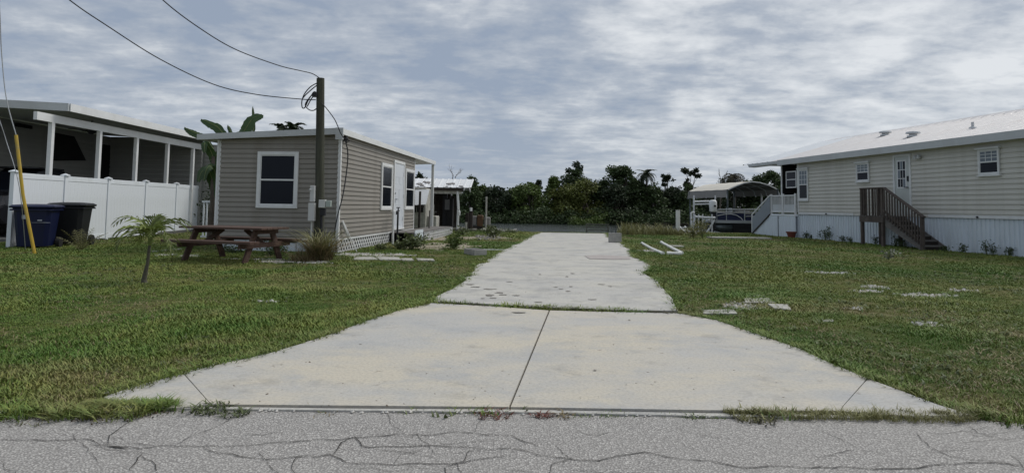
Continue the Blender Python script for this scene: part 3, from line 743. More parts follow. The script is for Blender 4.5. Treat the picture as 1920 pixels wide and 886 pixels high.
# ------------------------------------------------------------------ left cottage
C0 = G(632, 474); vpc = ray(1060, 388.5); thc = math.atan2(vpc.x, vpc.y)
cot = thing('cottage', C0, -thc, 'small taupe cottage with white framed windows and lattice skirt behind the utility pole', 'cottage')
def cside(px, py): return local(cot, onplane(px, py, C0, Vector((math.cos(thc), -math.sin(thc), 0))))     # on the right wall (x=0)
def cfront(px, py): return local(cot, onplane(px, py, C0, Vector((math.sin(thc), math.cos(thc), 0))))     # on the front wall (y=0)
zf = cside(634, 447).z; zt = cside(641, 252).z; LEN = cside(776, 350).y; WID = -cfront(408, 380).x
ztl = cfront(413, 263).z
print('cottage', zf, zt, ztl, LEN, WID)
core = MB(); core.extrude([(-WID, .02, zf), (-.02, .02, zf), (-.02, .02, zt-.02), (-WID, .02, ztl-.02)], (0, LEN-.04, 0))
cwall = part(core, 'wall', M['siding'], cot)
swall = part(MB().box((-.019, .03, zf+.01), (0.0, LEN, zt-.03)), 'side_wall', M['siding'], cot)
fwall = part(MB().box((-WID+.01, 0, zf+.01), (-.01, .019, ztl-.03)), 'front_wall', M['siding'], cot)
courses(fwall, WID-.07, zf, ztl+.02, .119, M['siding'], 'x', (-WID+.035, 0))
n_top = 2
for k in range(2):   # tapering courses under the sloped fascia
    xa = -WID+.035+ (WID-.07)*(k+.25)/2.2
    o = part(board_mesh(-.035-xa, .085, M['siding'], 'x'), 'siding_board', None, fwall, loc=(xa, 0, ztl+.02+.085*k))
courses(swall, LEN-.07, zf, zt, .119, M['siding'], 'y', (0, .035), flip=True)
for (x, y) in ((0, 0), (-WID, 0), (0, LEN)):
    zz = zt if x == 0 else ztl
    mb = MB(); sx = 1 if x == 0 else -1; sy = -1 if y == 0 else 1
    mb.box((x-.045*sx, y+.028*sy, zf-.02), (x+.028*sx, y-.0*sy, zz)); mb.box((x+.0*sx, y-.0*sy, zf-.02), (x+.028*sx, y-.045*sy, zz))
    part(mb, 'corner_trim', M['trim'], cot)
# roof: thin insulated panel slab, mono pitched, running on over the porch
yend = cside(811, 311).y; 
zr = zt+.0; zl = ztl+.03; OVL = .46; RL = -WID-OVL
slope = (zr-zl)/WID
rf = thing('roof', (0, 0, 0)); rf.parent = cot
def rz_(x): return zr+slope*x
mb = MB(); y0r = -.20; TH = .10
mb.extrude([(RL, y0r, rz_(RL)), (.11, y0r, rz_(.11)), (.11, y0r, rz_(.11)+TH), (RL, y0r, rz_(RL)+TH)], (0, yend-y0r, 0))
part(mb, 'roof_panel', M['roofmetal'], rf)
mb = MB()
mb.extrude([(RL-.02, y0r-.012, rz_(RL)-.02), (-.05, y0r-.012, rz_(-.05)-.03), (-.05, y0r-.012, rz_(0)+TH+.025), (RL-.02, y0r-.012, rz_(RL)+TH+.02)], (0, -.03, 0))
part(mb, 'fascia', M['fascia'], rf)
part(MB().box((-.045, y0r-.055, rz_(0)-.16), (.145, y0r-.01, rz_(0)+TH+.03)), 'fascia_end_cap', M['fascia'], rf)
mb = MB().extrude([(.112, y0r-.01, rz_(.11)-.035), (.14, y0r-.01, rz_(.11)-.035), (.14, y0r-.01, rz_(.11)+TH+.01), (.112, y0r-.01, rz_(.11)+TH+.01)], (0, yend-y0r, 0))
part(mb, 'side_fascia', M['trim'], rf)
part(MB().extrude([(RL, y0r+.02, rz_(RL)-.004), (RL, yend-.02, rz_(RL)-.004), (-WID-.03, yend-.02, rz_(-WID)-.004), (-WID-.03, y0r+.02, rz_(-WID)-.004)], (0, 0, -.01)), 'soffit', M['fascia'], rf)
# windows, door
a = cside(711.9, 350).y; b = cside(732.7, 350).y
zb_, zt_ = cside(712, 393.5).z, cside(712, 304).z
window(cot, .022, 0, a, b, zb_, zt_, 'y', 1, fr=.10)
a = cside(757.3, 350).y; b = cside(774.2, 350).y
window(cot, .022, 0, a, b, zb_, zt_, 'y', 1, fr=.10)
a = cfront(483.2, 340).x; b = cfront(560, 340).x; za = cfront(520, 390).z; zb2 = cfront(520, 284.5).z
window(cot, -.018, 0, a, b, za, zb2, 'x', -1, fr=.085)
a = cside(735.6, 360).y; b = cside(755.6, 360).y; zd0 = cside(745, 427).z; zd1 = cside(736, 299).z
mb = MB().box((.0, a, zd0), (.06, a+.09, zd1)).box((.0, b-.09, zd0), (.06, b, zd1)).box((.0, a+.09, zd1-.09), (.058, b-.09, zd1)).box((0, a+.05, zd0-.05), (.09, b-.05, zd0))
dfr = part(mb, 'door_frame', M['trim'], cot, bevel=.005)
dr_ = part(MB().box((.0, a+.094, zd0+.004), (.042, b-.094, zd1-.094)), 'door', M['doorp'], cot, bevel=.004)
mb = MB()
dw = b-a-.19
for (u, v_, ww, hh) in ((.12, .12, .34, .55), (.54, .12, .34, .55), (.12, .76, .34, .6), (.54, .76, .34, .6), (.12, 1.45, .34, .28), (.54, 1.45, .34, .28)):
    ya, za_ = a+.095+u*dw, zd0+v_; yb, zb3 = ya+ww*dw, za_+hh*.9
    mb.box((.041, ya, za_), (.047, yb, za_+.02)).box((.041, ya, zb3-.02), (.047, yb, zb3)).box((.041, ya, za_+.02), (.0465, ya+.02, zb3-.02)).box((.041, yb-.02, za_+.02), (.0465, yb, zb3-.02))
part(mb, 'door_moulding', M['doorp'], dr_)
part(MB().tube([(.042, a+.2, zd0+.95), (.10, a+.2, zd0+.95)], .022, 8).tube([(.10, a+.2, zd0+.95), (.10, a+.34, zd0+.95)], .016, 6), 'handle', M['alu'], dr_)
part(MB().tube([(.042, a+.2, zd0+1.15), (.065, a+.2, zd0+1.15)], .03, 10), 'deadbolt', M['alu'], dr_)
for zz in (.25, 1.0, 1.75): part(MB().box((.042, b-.12, zd0+zz), (.056, b-.095, zd0+zz+.12)), 'hinge', M['alu'], dr_)
doorA, doorB = a, b
# lattice skirt on the side wall, broken white boards under the front
def lattice(root, y0, y1, z0, z1, x, mt=M['white'], name='lattice', pitch=.135, wd=.048, axis='y'):
    mb = MB()
    def seg(p, q, d):
        if axis == 'y': P_, Q_, off = (x+d, p[0], p[1]), (x+d, q[0], q[1]), None
        else: P_, Q_ = (p[0], x-d, p[1]), (q[0], x-d, q[1])
        P_ = Vector(P_); Q_ = Vector(Q_)
        if (Q_-P_).length < .02: return
        mb.bar(P_, Q_, .008, wd, up=(0, 0, 1))
    H = z1-z0; u = y0-H
    while u < y1:
        # rising
        ta, tb = max(0, y0-u), min(H, y1-u)
        if tb > ta: seg((u+ta, z0+ta), (u+tb, z0+tb), 0)
        # falling
        if tb > ta: seg((u+ta, z1-ta), (u+tb, z1-tb), .009)
        u += pitch*1.41
    o = part(mb, name, mt, root, kind='stuff'); return o
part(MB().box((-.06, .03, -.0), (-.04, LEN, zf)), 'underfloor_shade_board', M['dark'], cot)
latx = .012
lattice(cot, .02, doorA-.05, .0, zf-.03, latx)
part(MB().box((latx-.01, .0, zf-.045), (latx+.03, LEN, zf-.003)), 'skirt_rail', M['trim'], cot)
part(MB().box((latx-.02, -.005, -.03), (latx+.022, .035, zf-.046)), 'skirt_post', M['trim'], cot)
sk = MB()
xs_ = [-WID+.05, -2.35, -1.75, -1.05, -.5, -.03]; hts = [.26, .30, .17, .28, .22]
for i in range(5):
    part(MB().box((xs_[i], .03, -.02), (xs_[i+1]-.02, .05, zf-.05-(.02*i if i % 2 else 0)-(.08 if i == 2 else 0))), 'skirt_panel', M['skirt'], cot)
part(MB().box((-WID, -.02, zf-.05), (0, .01, zf-.004)), 'bottom_trim', M['trim'], cot)
part(MB().tube([(-WID-.02, -.035, .3), (-WID-.02, -.035, ztl)], .030, 8).tube([(-WID-.02, -.035, .3), (-WID+.18, -.05, .12)], .028, 8), 'downspout', M['trim'], cot)
# loose white board leaning at the corner and pipes by the door are things of their own
lb = thing('leaning_board', G(640, 466), 0, 'narrow white board leaning against the cottage corner above the lattice', 'board')
part(MB().bar(cside(648, 447)+Vector((.30, 0, .02)) if False else rootmat(cot) @ Vector((.16, .35, zf-.02)), rootmat(cot) @ Vector((.05, .12, zf+.42)), .07, .02), 'board', M['trim'], lb, world=True)
tag(part(MB().tube([rootmat(cot) @ Vector((.35, .45, .0)), rootmat(cot) @ Vector((.05, .18, zf+.45))], .012, 6), 'garden_stick', M['trim']), 'thin pale stick propped against the cottage wall beside the leaning board', 'stick')
# standpipes left of the door
yp = cside(719, 430).y
sp_ = thing('standpipe', rootmat(cot) @ Vector((.30, yp, 0)), -thc, 'short white standpipe rising left of the cottage steps', 'pipe')
part(MB().tube([(0, 0, 0), (0, 0, .98)], .035, 8).tube([(0, 0, .98), (.0, .16, 1.0)], .03, 8), 'pipe', M['trim'], sp_)
part(MB().lathe([(.045, .95), (.045, 1.02), (.02, 1.04)], 8), 'cap', M['trim'], sp_)
sp2 = thing('water_spigot', rootmat(cot) @ Vector((.32, yp+.45, 0)), -thc, 'black riser pipe with a spigot beside the cottage door steps', 'spigot')
part(MB().tube([(0, 0, 0), (0, 0, 1.02)], .03, 8), 'pipe', M['wire'], sp2)
part(MB().tube([(0, -.16, .98), (0, .10, 1.02)], .028, 8).tube([(0, -.16, .98), (0, -.2, .9)], .02, 6).tube([(0, .03, 1.0), (0, .03, 1.12)], .02, 6).box((-.05, -.02, 1.1), (.05, .08, 1.13)), 'tap', M['wire'], sp2)
# porch steps / deck along the side wall
dk = thing('deck', rootmat(cot) @ Vector((.03, doorA-.3, 0)), -thc, 'low grey deck with white lattice sides below the cottage door', 'deck')
dy = yend-(doorA-.3)+.2; zdk = zf-.02
for i in range(6):
    part(MB().box((.02+i*.13, 0, zdk-.03), (.145+i*.13, dy, zdk)), 'deck_board', M['stairgrey'], dk)
part(MB().box((.0, .02, .02), (.03, dy, zdk-.05)), 'backing_board', M['dark'], dk)
for k in range(3): part(MB().box((.80, .02, .04+k*.125), (.825, 1.15, .04+k*.125+.11)), 'step_board', M['skirt'], dk)
for yy in (0, 1.2, 2.6, 4.0, dy-.08): part(MB().box((.72, yy, 0), (.80, yy+.08, zdk-.032)), 'deck_post', M['stairgrey'], dk)
lattice(dk, 1.2, dy, .0, zdk-.04, .83)
# porch corner post, second prop post
pp = G(820, 446)
pc = rootmat(cot) @ Vector((.05, yend-.08, 0))
def zat(px, py, Y): return P(px, py, Y).z
post = part(MB().box((-.05, -.05, 0), (.05, .05, zt-.03)), 'porch_post', M['trim'], cot, loc=(.04, yend-.10, 0))
jk = P(786, 400, 25.5); tag(part(MB().tube([(0, 0, 0), (.02, 0, 1.75)], .045, 8), 'wooden_stake', M['darkwood'], loc=(jk.x, jk.y, 0)), 'dark upright stake standing in the weeds before the white trailer wall', 'stake')
jk = P(777, 400, 27); tag(part(MB().tube([(0, 0, 0), (.01, 0, 1.0)], .03, 8), 'wooden_stake', M['stairgrey'], loc=(P(805, 400, 24.5).x, 24.5, 0)), 'short grey stake at the end of the white lattice', 'stake')

# small white railing gate between fence and cottage
gt = thing('picket_rail', P(393, 430, 21), 0, 'small white picket railing between the vinyl fence and the cottage', 'railing')
gt.location.z = 0
gz0, gz1 = .05, zat(393, 376, 21); wx = (P(410, 430, 21)-P(378, 430, 21)).x
part(MB().box((-wx/2, -.03, gz1-.06), (wx/2+.1, .03, gz1)), 'top_rail', M['fence'], gt); part(MB().box((-wx/2, -.03, gz0), (wx/2+.1, .03, gz0+.06)), 'bottom_rail', M['fence'], gt)
pk = mesh(MB().box((-.02, -.018, gz0+.06), (.02, .018, gz1-.06)), 'picket', M['fence'])
for i in range(7): part(pk, 'picket', None, gt, loc=(-wx/2+.06+i*.105, 0, 0))

# ------------------------------------------------------------------ right house
H0 = G(1700, 463); vph = ray(790, 384.3); thh = math.atan2(vph.x, vph.y)
hs = thing('mobile_home', H0, -thh, 'long cream sided raised home with white ribbed skirting and pale metal roof', 'house')
def hw(px, py): return local(hs, onplane(px, py, H0, Vector((math.cos(thh), -math.sin(thh), 0))))
ze = hw(1700, 280.6).z; zbelt = hw(1700, 405.8).z; y1h = hw(1497, 380).y; y0h = -11.0
ybk = hw(1470, 305).y; yfar = hw(1415, 315).y
print('house', ze, zbelt, y1h, ybk, yfar)
WH = 8.4; RX = 4.2; RZ = ze + 1.36
part(MB().box((.02, y0h, zbelt), (WH, y1h-.02, ze-.05)), 'wall', M['siding2'], hs)
hwall = part(MB().box((.0, y0h, zbelt+.01), (.019, y1h-.01, ze-.06)), 'side_wall', M['siding2'], hs)
courses(hwall, y1h-y0h-.1, zbelt+.09, ze, .148, M['siding2'], 'y', (0, y0h))
part(MB().box((-.04, y1h-.10, zbelt+.08), (.04, y1h+.02, ze-.02)), 'corner_trim', M['trim'], hs)
fg = part(MB().box((.04, y1h-.019, zbelt+.01), (WH, y1h+.001, ze)), 'end_wall', M['siding2'], hs)
# belt band pieces
yb_ = hw(1601, 400).y
part(MB().box((-.035, yb_, zbelt-.005), (.0, y1h-.02, zbelt+.085)), 'belt_board', M['trim'], hs)
part(MB().box((-.028, -1.0, zbelt-.005), (.0, yb_-.02, zbelt+.06)), 'belt_board', M['siding2'], hs)
part(MB().box((-.035, y0h, zbelt-.005), (.0, -1.02, zbelt+.085)), 'belt_board', M['trim'], hs)
for px in (1551, 1835):
    y_ = hw(px, 401).y; part(MB().lathe([(.03, 0), (.035, .02), (.02, .045)], 8), 'pipe_outlet', M['wire'], hs, loc=(-.04, y_, zbelt+.035)).rotation_euler = (0, R(-90), 0)
# skirting: ribbed panels one by one
pw = .93; me = rib_sheet(pw-.014, zbelt-.0, .155, .034, M['skirt'], 'skirt_panel')
me.transform(Matrix(((0, 0, -1, 0), (1, 0, 0, 0), (0, 1, 0, 0), (0, 0, 0, 1))))   # x->y, y->z, rib depth -> -x
y_ = y0h
while y_ < y1h-.2:
    part(me, 'skirt_panel', None, hs, loc=(.03+random.uniform(-.006, .006), y_, -.01)); y_ += pw
part(MB().box((.06, y0h, 0), (.1, y1h, zbelt)), 'crawlspace_board', M['dark'], hs)
# roof
roof = thing('roof', (0, 0, 0)); roof.parent = hs
OX = .32; ang = math.atan2(RZ-ze, RX+OX); sl_ = math.hypot(RZ-ze, RX+OX)
pwid = .92; me = rib_sheet(pwid-.010, sl_, .46, .040, M['roofmetal'], 'roof_sheet')
me.transform(Matrix(((0, 1, 0, 0), (1, 0, 0, 0), (0, 0, 1, 0), (0, 0, 0, 1)))); me.flip_normals()
me2 = me.copy(); me2.materials.clear(); me2.materials.append(M['roofwhite'])
y_ = y0h-.3
while y_ < yfar-.3:
    o = part(me if y_ < ybk else me2, 'roof_sheet', None, roof, loc=(-OX, y_, ze+.10)); o.rotation_euler = (0, -ang, 0); 
    if y_ >= ybk: o.location.z += .012
    y_ += pwid
part(MB().extrude([(-OX+.02, y0h-.3, ze+.075), (RX, y0h-.3, RZ+.06), (WH+OX, y0h-.3, ze+.075)], (0, yfar-y0h+.3, 0)), 'roof_deck', M['fascia'], roof)
part(MB().extrude([(RX-.22, y0h-.3, RZ+.045), (RX, y0h-.3, RZ+.165), (RX+.22, y0h-.3, RZ+.045), (RX, y0h-.3, RZ+.07)], (0, yfar-y0h+.3, 0)), 'ridge_cap', M['roofmetal'], roof)
part(MB().box((-OX-.03, y0h-.3, ze-.09), (-OX+.0, ybk, ze+.15)), 'fascia', M['fascia'], roof)
part(MB().box((-OX-.03, ybk+.01, ze+.0), (-OX+.0, yfar, ze+.125)), 'porch_fascia', M['fascia'], roof)
part(MB().box((-OX+.002, y0h-.3, ze-.03), (.0, yfar-.02, ze+.0)), 'soffit', M['fascia'], roof)
def roofpt(px, py):
    n = Vector((-math.sin(ang), 0, math.cos(ang))); nw = (rootmat(hs).to_3x3() @ n); p0 = rootmat(hs) @ Vector((-OX, 0, ze+.12)); return local(hs, onplane(px, py, p0, nw))
for px, py in ((1660, 254), (1712, 256)):
    q = roofpt(px, py)
    mb = MB().lathe([(.20, -.02), (.20, .04), (.13, .05), (.13, .10), (.25, .11), (.23, .17), (.10, .20)], 12)
    part(mb, 'roof_vent', M['fascia'], roof, smooth=False, loc=(q.x, q.y, q.z)).rotation_euler = (0, 0, 0)
q = roofpt(1824, 240); part(MB().lathe([(.13, -.02), (.10, .03), (.045, .05), (.045, .20)], 10), 'vent_pipe', M['fascia'], roof, loc=q)
# windows and door of the right house
def hwin(x0, x1, ytop, ybot, xm, **k):
    a, b = sorted((hw(x0, 330).y, hw(x1, 330).y)); z0, z1 = hw(xm, ybot).z, hw(xm, ytop).z
    w_ = window(hs, -.03, 0, a, b, z0, z1, 'y', -1, **k)
    part(MB().box((-.13, a-.05, z1+.0), (-.012, b+.05, z1+.05)), 'head_cap', M['trim'], w_)
    part(MB().box((-.10, a-.03, z0-.045), (-.012, b+.03, z0-.002)), 'sill', M['trim'], w_)
    return w_
hwin(1838, 1878, 279, 327.5, 1858, fr=.05, muntin=3, blindtop=True)
hwin(1608, 1632, 305.5, 340, 1620, fr=.045, muntin=3, blindtop=True)
hwin(1499, 1517, 317, 375, 1508, fr=.06, muntin=3, blindtop=True)
a, b = sorted((hw(1677, 330).y, hw(1710, 330).y)); zd1 = hw(1693, 289.5).z; zd0 = zbelt+.06
mb = MB().box((-.06, a, zd0), (0, a+.07, zd1)).box((-.06, b-.07, zd0), (0, b, zd1)).box((-.058, a+.07, zd1-.07), (0, b-.07, zd1))
part(mb, 'door_frame', M['trim'], hs, bevel=.004)
hd = part(MB().box((-.034, a+.074, zd0), (0, b-.074, zd1-.074)), 'door', mat('pale grey green door', (.50, .53, .51), .4, .04, 3), hs)
ga, gb, gz0_, gz1_ = a+(b-a)*.30, b-(b-a)*.26, hw(1693, 351).z, hw(1693, 302).z
part(MB().box((-.044, ga-.04, gz0_-.04), (-.034, gb+.04, gz1_+.04)), 'glazing_frame', M['trim'], hd)
for i in range(3):
    for j in range(3):
        wy = (gb-ga)/3; wz = (gz1_-gz0_)/3
        part(MB().box((-.048, ga+i*wy+.012, gz0_+j*wz+.012), (-.0445, ga+(i+1)*wy-.012, gz0_+(j+1)*wz-.012)), 'pane', (M['glass'] if (i+j) % 3 else M['blind']), hd)
part(MB().tube([(-.034, a+.14, zd0+.95), (-.10, a+.14, zd0+.95), (-.10, a+.26, zd0+.95)], .018, 6), 'handle', M['wire'], hd)
part(MB().box((-.06, a+.11, zd0+1.16), (-.034, a+.17, zd0+1.34)), 'keypad_lock', M['wire'], hd)
q = hw(1724, 292); lp = part(MB().box((-.05, q.y-.10, q.z-.03), (-.015, q.y+.10, q.z+.03)).lathe([(.03, 0), (.055, -.05), (.06, -.13), (.0, -.13)], 8, (-.11, q.y-.08, q.z+.02)).lathe([(.03, 0), (.055, -.05), (.06, -.13), (.0, -.13)], 8, (-.11, q.y+.08, q.z+.02)), 'porch_lamp', M['box'], hs)
# far porch: dark recess, white deck railing, skirt and ramped side stair
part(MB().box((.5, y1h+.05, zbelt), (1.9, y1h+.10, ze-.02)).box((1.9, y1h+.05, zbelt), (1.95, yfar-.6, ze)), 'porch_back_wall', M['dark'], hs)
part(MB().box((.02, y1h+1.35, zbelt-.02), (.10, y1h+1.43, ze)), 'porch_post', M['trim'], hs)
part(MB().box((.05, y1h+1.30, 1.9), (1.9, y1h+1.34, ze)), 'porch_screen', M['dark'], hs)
window(hs, .02, 0, y1h+.12, y1h+.95, hw(1490, 352).z, hw(1490, 320).z, 'y', -1, fr=.05, dp=.04)
pd = thing('porch_deck', rootmat(hs) @ Vector((0, y1h+.03, 0)), -thh, 'white raised porch deck with picket railing at the far end of the cream home', 'deck')
DY = 2.05; X0 = -.12
part(MB().box((X0, 0, zbelt-.10), (1.9, DY, zbelt-.02)), 'deck_floor', M['fence'], pd)
mesk = rib_sheet(.68, zbelt-.11, .17, .018, M['skirt'], 'skirt_panel'); mesk.transform(Matrix(((0, 0, -1, 0), (1, 0, 0, 0), (0, 1, 0, 0), (0, 0, 0, 1))))
for k in range(3): part(mesk, 'skirt_panel', None, pd, loc=(X0-.01-(.05 if k == 2 else 0), .0+k*.685, 0))
rt = zbelt+.86
for yy in (.02, 1.0, DY-.06): part(MB().box((X0-.01, yy, zbelt-.1), (X0+.06, yy+.07, rt+.06)), 'rail_post', M['trim'], pd)
for za_, zb5 in ((rt-.05, rt), (zbelt+.06, zbelt+.11)): part(MB().box((X0, .09, za_), (X0+.05, DY-.06, zb5)), 'rail', M['trim'], pd)
pk = mesh(MB().box((X0+.012, 0, zbelt+.11), (X0+.038, .03, rt-.05)), 'picket', M['trim'])
for i in range(17): part(pk, 'picket', None, pd, loc=(0, .13+i*.108, 0))
part(MB().box((X0+.04, .1, zbelt+.05), (X0+.045, DY-.1, zbelt+.42)), 'kick_panel', M['skirt'], pd)
mb = MB().extrude([(X0-.02, DY, 0), (X0-.02, DY+1.7, 0), (X0-.02, DY, zbelt-.05)], (.02, 0, 0)); part(mb, 'stair_side_panel', M['skirt'], pd)
for k in range(5): part(MB().box((X0+.01, DY+.05+k*.32, 0), (1.1, DY+.37+k*.32, (zbelt-.1)*(1-(k+1)/6))), 'step', M['skirt'], pd)
part(MB().bar((X0-.03, DY, rt), (X0-.03, DY+1.75, rt-zbelt+.1), .05, .05).bar((X0-.03, DY+1.7, 0), (X0-.03, DY+1.7, .95), .05, .05), 'hand_rail', M['trim'], pd)
part(MB().extrude([(X0-.032, DY+.02, zbelt-.02), (X0-.032, DY+1.68, .06), (X0-.032, DY+1.68, .80), (X0-.032, DY+.02, rt-.04)], (.008, 0, 0)), 'stair_screen', mat('translucent grey panel', (.33, .37, .41), .3, .05, 2, trans=.3), pd)
part(MB().bar((X0-.06, DY+.0, zbelt-.05), (X0-.06, DY+1.72, .0), .03, .06), 'stringer_edge', M['darkwood'], pd)
# flower pot
q = G(1484, 446); fp = thing('flower_pot', q, 0, 'terracotta flower pot on the grass against the white porch skirting', 'flower pot')
part(MB().lathe([(.14, 0), (.19, .22), (.22, .22), (.23, .28), (.19, .28), (.17, .24), (0, .24)], 16), 'pot', M['terra'], fp)

# ------------------------------------------------------------------ brown wooden stair with landing
st = thing('wooden_stair', H0, -thh, 'brown weathered wooden stair and landing leading up to the cream home side door', 'stairs')
LX0, LX1, LY0, LY1 = -.86, -.06, .0, 1.15; SX0, SX1 = -.84, -.07; zl_ = zbelt+.02
W1 = M['stairwood']; W2 = M['stairgrey']
for (x, y) in ((LX0+.02, LY0+.05), (LX0+.02, LY1-.05), (-.14, LY0+.10), (-.12, LY1-.05)):
    top = zl_+.95 if (x < -.5 or y > 1) else zl_-.1
    part(MB().box((x-.05, y-.05, -.05), (x+.05, y+.05, top)), 'post', W1, st, bevel=.005)
nb_ = 6
for i in range(nb_):
    xa = LX0-.03+i*(LX1-LX0+.03)/nb_; part(MB().box((xa, LY0-.03, zl_-.035), (xa+.15, LY1+.02, zl_)), 'deck_board', W2, st)
part(MB().box((LX0-.06, LY0-.05, zl_-.24), (LX1, LY0-.001, zl_-.037)), 'rim_joist', W1, st); part(MB().box((LX0-.06, LY0-.001, zl_-.24), (LX0-.03, LY1, zl_-.037)), 'rim_joist', W1, st)
part(MB().box((LX0-.03, LY1, zl_-.24), (LX1, LY1+.03, zl_-.037)), 'rim_joist', W1, st)
part(MB().box((LX0-.05, LY0-.03, zl_+.95), (LX0+.12, LY1, zl_+.985)), 'top_rail', W1, st)
part(MB().box((LX0+.12, LY1-.12, zl_+.952), (LX1, LY1, zl_+.985)), 'top_rail', W1, st)
bal = mesh(MB().box((-.018, -.018, 0), (.018, .018, .98)), 'baluster', W1)
for i in range(6): part(bal, 'baluster', None, st, loc=(LX0-.04, LY0+.2+i*.145, zl_-.03))
for i in range(4): part(bal, 'baluster', None, st, loc=(SX0+.16+i*.16, LY1+.0, zl_-.03))
ns = 7; run = .282; rise = zl_/(ns)
for i in range(1, ns):
    z_ = zl_-rise*i; ya = LY0-.05-run*i
    part(MB().box((SX0-.02, ya-.02, z_-.04), (SX1, ya+run, z_)), 'tread', W2, st, bevel=.004)
    part(MB().box((SX0+.03, ya+run-.03, z_-rise+.0) if False else (SX0+.03, ya+.005, z_-rise+.001), (SX1-.01, ya+.025, z_-.041)), 'riser', M['darkwood'], st)
yl = LY0-.05-run*(ns-1)
mb = MB()
mb.extrude([(SX0-.005, LY0-.05, zl_-.05), (SX0-.005, LY0-.05, zl_-.36), (SX0-.005, yl+.12, 0), (SX0-.005, yl-.02, 0), (SX0-.005, yl-.02, rise-.04)], (.04, 0, 0))
part(mb, 'stringer', W2, st)
mb = MB().extrude([(SX1-.005, LY0-.05, zl_-.05), (SX1-.005, LY0-.05, zl_-.36), (SX1-.005, yl+.12, 0), (SX1-.005, yl-.02, 0), (SX1-.005, yl-.02, rise-.04)], (.04, 0, 0)); part(mb, 'stringer', W2, st)
part(MB().box((SX0-.06, yl-.02, -.05), (SX0+.04, yl+.08, rise+.93)), 'post', W1, st, bevel=.005)
part(MB().bar((SX0-.01, LY0-.02, zl_+.97), (SX0-.01, yl-.05, rise+.90), .13, .04), 'hand_rail', W1, st)
part(MB().bar((SX0-.03, LY0-.02, zl_+.18), (SX0-.03, yl+.05, rise+.10), .035, .08), 'lower_rail', W1, st)
nbal = 14
for i in range(nbal):
    t_ = (i+.6)/nbal; yy = LY0-.02+(yl-LY0)*t_; zz = zl_+(rise-zl_)*t_
    part(bal, 'baluster', None, st, loc=(SX0-.055, yy, zz-.05))
HOUSEP += [[tuple((rootmat(cot) @ Vector(p)).xy) for p in ((-WID-.02, .05, 0), (.0, .05, 0), (0, LEN, 0), (-WID, LEN, 0))],
           [tuple((rootmat(hs) @ Vector(p)).xy) for p in ((.03, y0h, 0), (.03, yfar, 0), (WH, yfar, 0), (WH, y0h, 0))]]

# ------------------------------------------------------------------ left carport house
cp = thing('carport_house', (-12.8, 17.6, 0), 0, 'long low house with open screened carport and white posts behind the vinyl fence', 'house')
fx = -12.8
Yn = 17.7; Yf = 26.9; ZE = 3.62
def zc_(px, py): p = onplane(px, py, Vector((fx, 0, 0)), Vector((1, 0, 0))); return p
e0 = zc_(106, 201); e1 = zc_(383, 267); b0 = zc_(72, 208); b1 = zc_(361, 274)
print('carport eaves', e0, e1, b0, b1)
def cbox(n, a, b, mt, lab=None): return part(MB().box(a, b), n, mt, cp, world=True, label=lab)
zE = (e0.z+e1.z)/2
# beam and posts
part(MB().bar((fx, b0.y-.1, zE-.28), (fx, e1.y-.3, zE-.28), .10, .22), 'beam', M['trim'], cp, world=True)
for px in (93, 184, 254, 313, 361):
    q = zc_(px, 300); cbox('post', (fx-.055, q.y-.055, .02), (fx+.055, q.y+.055, zE-.39), M['trim'])
XL = -21.5
rise_l = .35
mb = MB().extrude([(fx+.35, e0.y, zE-.02), (XL, e0.y, zE+rise_l), (XL, e0.y, zE+rise_l+.16), (fx+.35, e0.y, zE+.14)], (0, e1.y-e0.y, 0)); part(mb, 'roof', M['fascia'], cp, world=True)
mb = MB().extrude([(fx+.37, e0.y-.03, zE-.05), (XL, e0.y-.03, zE+rise_l-.03), (XL, e0.y-.03, zE+rise_l+.19), (fx+.37, e0.y-.03, zE+.17)], (0, -.03, 0)); part(mb, 'front_fascia', M['fascia'], cp, world=True)
part(MB().box((fx+.36, e0.y, zE-.05), (fx+.40, e1.y, zE+.17)), 'side_fascia', M['trim'], cp, world=True)
# back wall of the home under the roof, end wall, floor
BX = -16.6
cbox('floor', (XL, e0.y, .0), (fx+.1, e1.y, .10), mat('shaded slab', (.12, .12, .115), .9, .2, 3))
bw = cbox('back_wall', (BX-.2, e0.y+.6, .1), (BX-.02, e1.y, zE+.1), M['siding3'])
me = board_mesh(e1.y-e0.y-.7, .19, M['siding3'], 'y'); me.transform(Matrix.Scale(-1, 4, (1, 0, 0))); me.flip_normals()
bwi = wm(bw)
for k in range(18):
    o = part(me, 'siding_board', None, bw); o.location = Vector((BX-.02, e0.y+.65, .12+k*.19)) - cp.location
ew = cbox('end_wall', (BX, e1.y-.15, .1), (fx+.0, e1.y-.05, zE+.1), M['siding3'])
me = board_mesh(fx-BX, .19, M['siding3'], 'x')
for k in range(18): o = part(me, 'siding_board', None, ew); o.location = Vector((BX, e1.y-.15, .12+k*.19)) - cp.location
# the part of the house that shows past the carport, behind the cottage
me = board_mesh(3.3, .17, M['siding3'], 'x')
rw = cbox('rear_wing_wall', (fx-.9, e1.y+.02, .1), (fx+3.4, e1.y+.1, zE-.15), M['siding3'])
for k in range(19): o = part(me, 'siding_board', None, rw); o.location = Vector((fx+.06, e1.y+.02, .12+k*.17)) - cp.location
def bpt(px, py): return onplane(px, py, Vector((BX, 0, 0)), Vector((1, 0, 0)))
def bpanel(n, pxs, mt, d=.03):
    pts = [bpt(*p) for p in pxs]; part(MB().extrude([(BX+.005, p.y, p.z) for p in pts], (d, 0, 0)), n, mt, cp, world=True)
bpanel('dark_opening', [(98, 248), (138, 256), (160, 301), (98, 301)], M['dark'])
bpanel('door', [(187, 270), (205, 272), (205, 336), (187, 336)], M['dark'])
bpanel('door', [(262, 272), (270, 274), (270, 340), (262, 340)], M['dark'])
bpanel('window', [(223, 315), (247, 318), (247, 336), (223, 336)], M['blind'], .04)
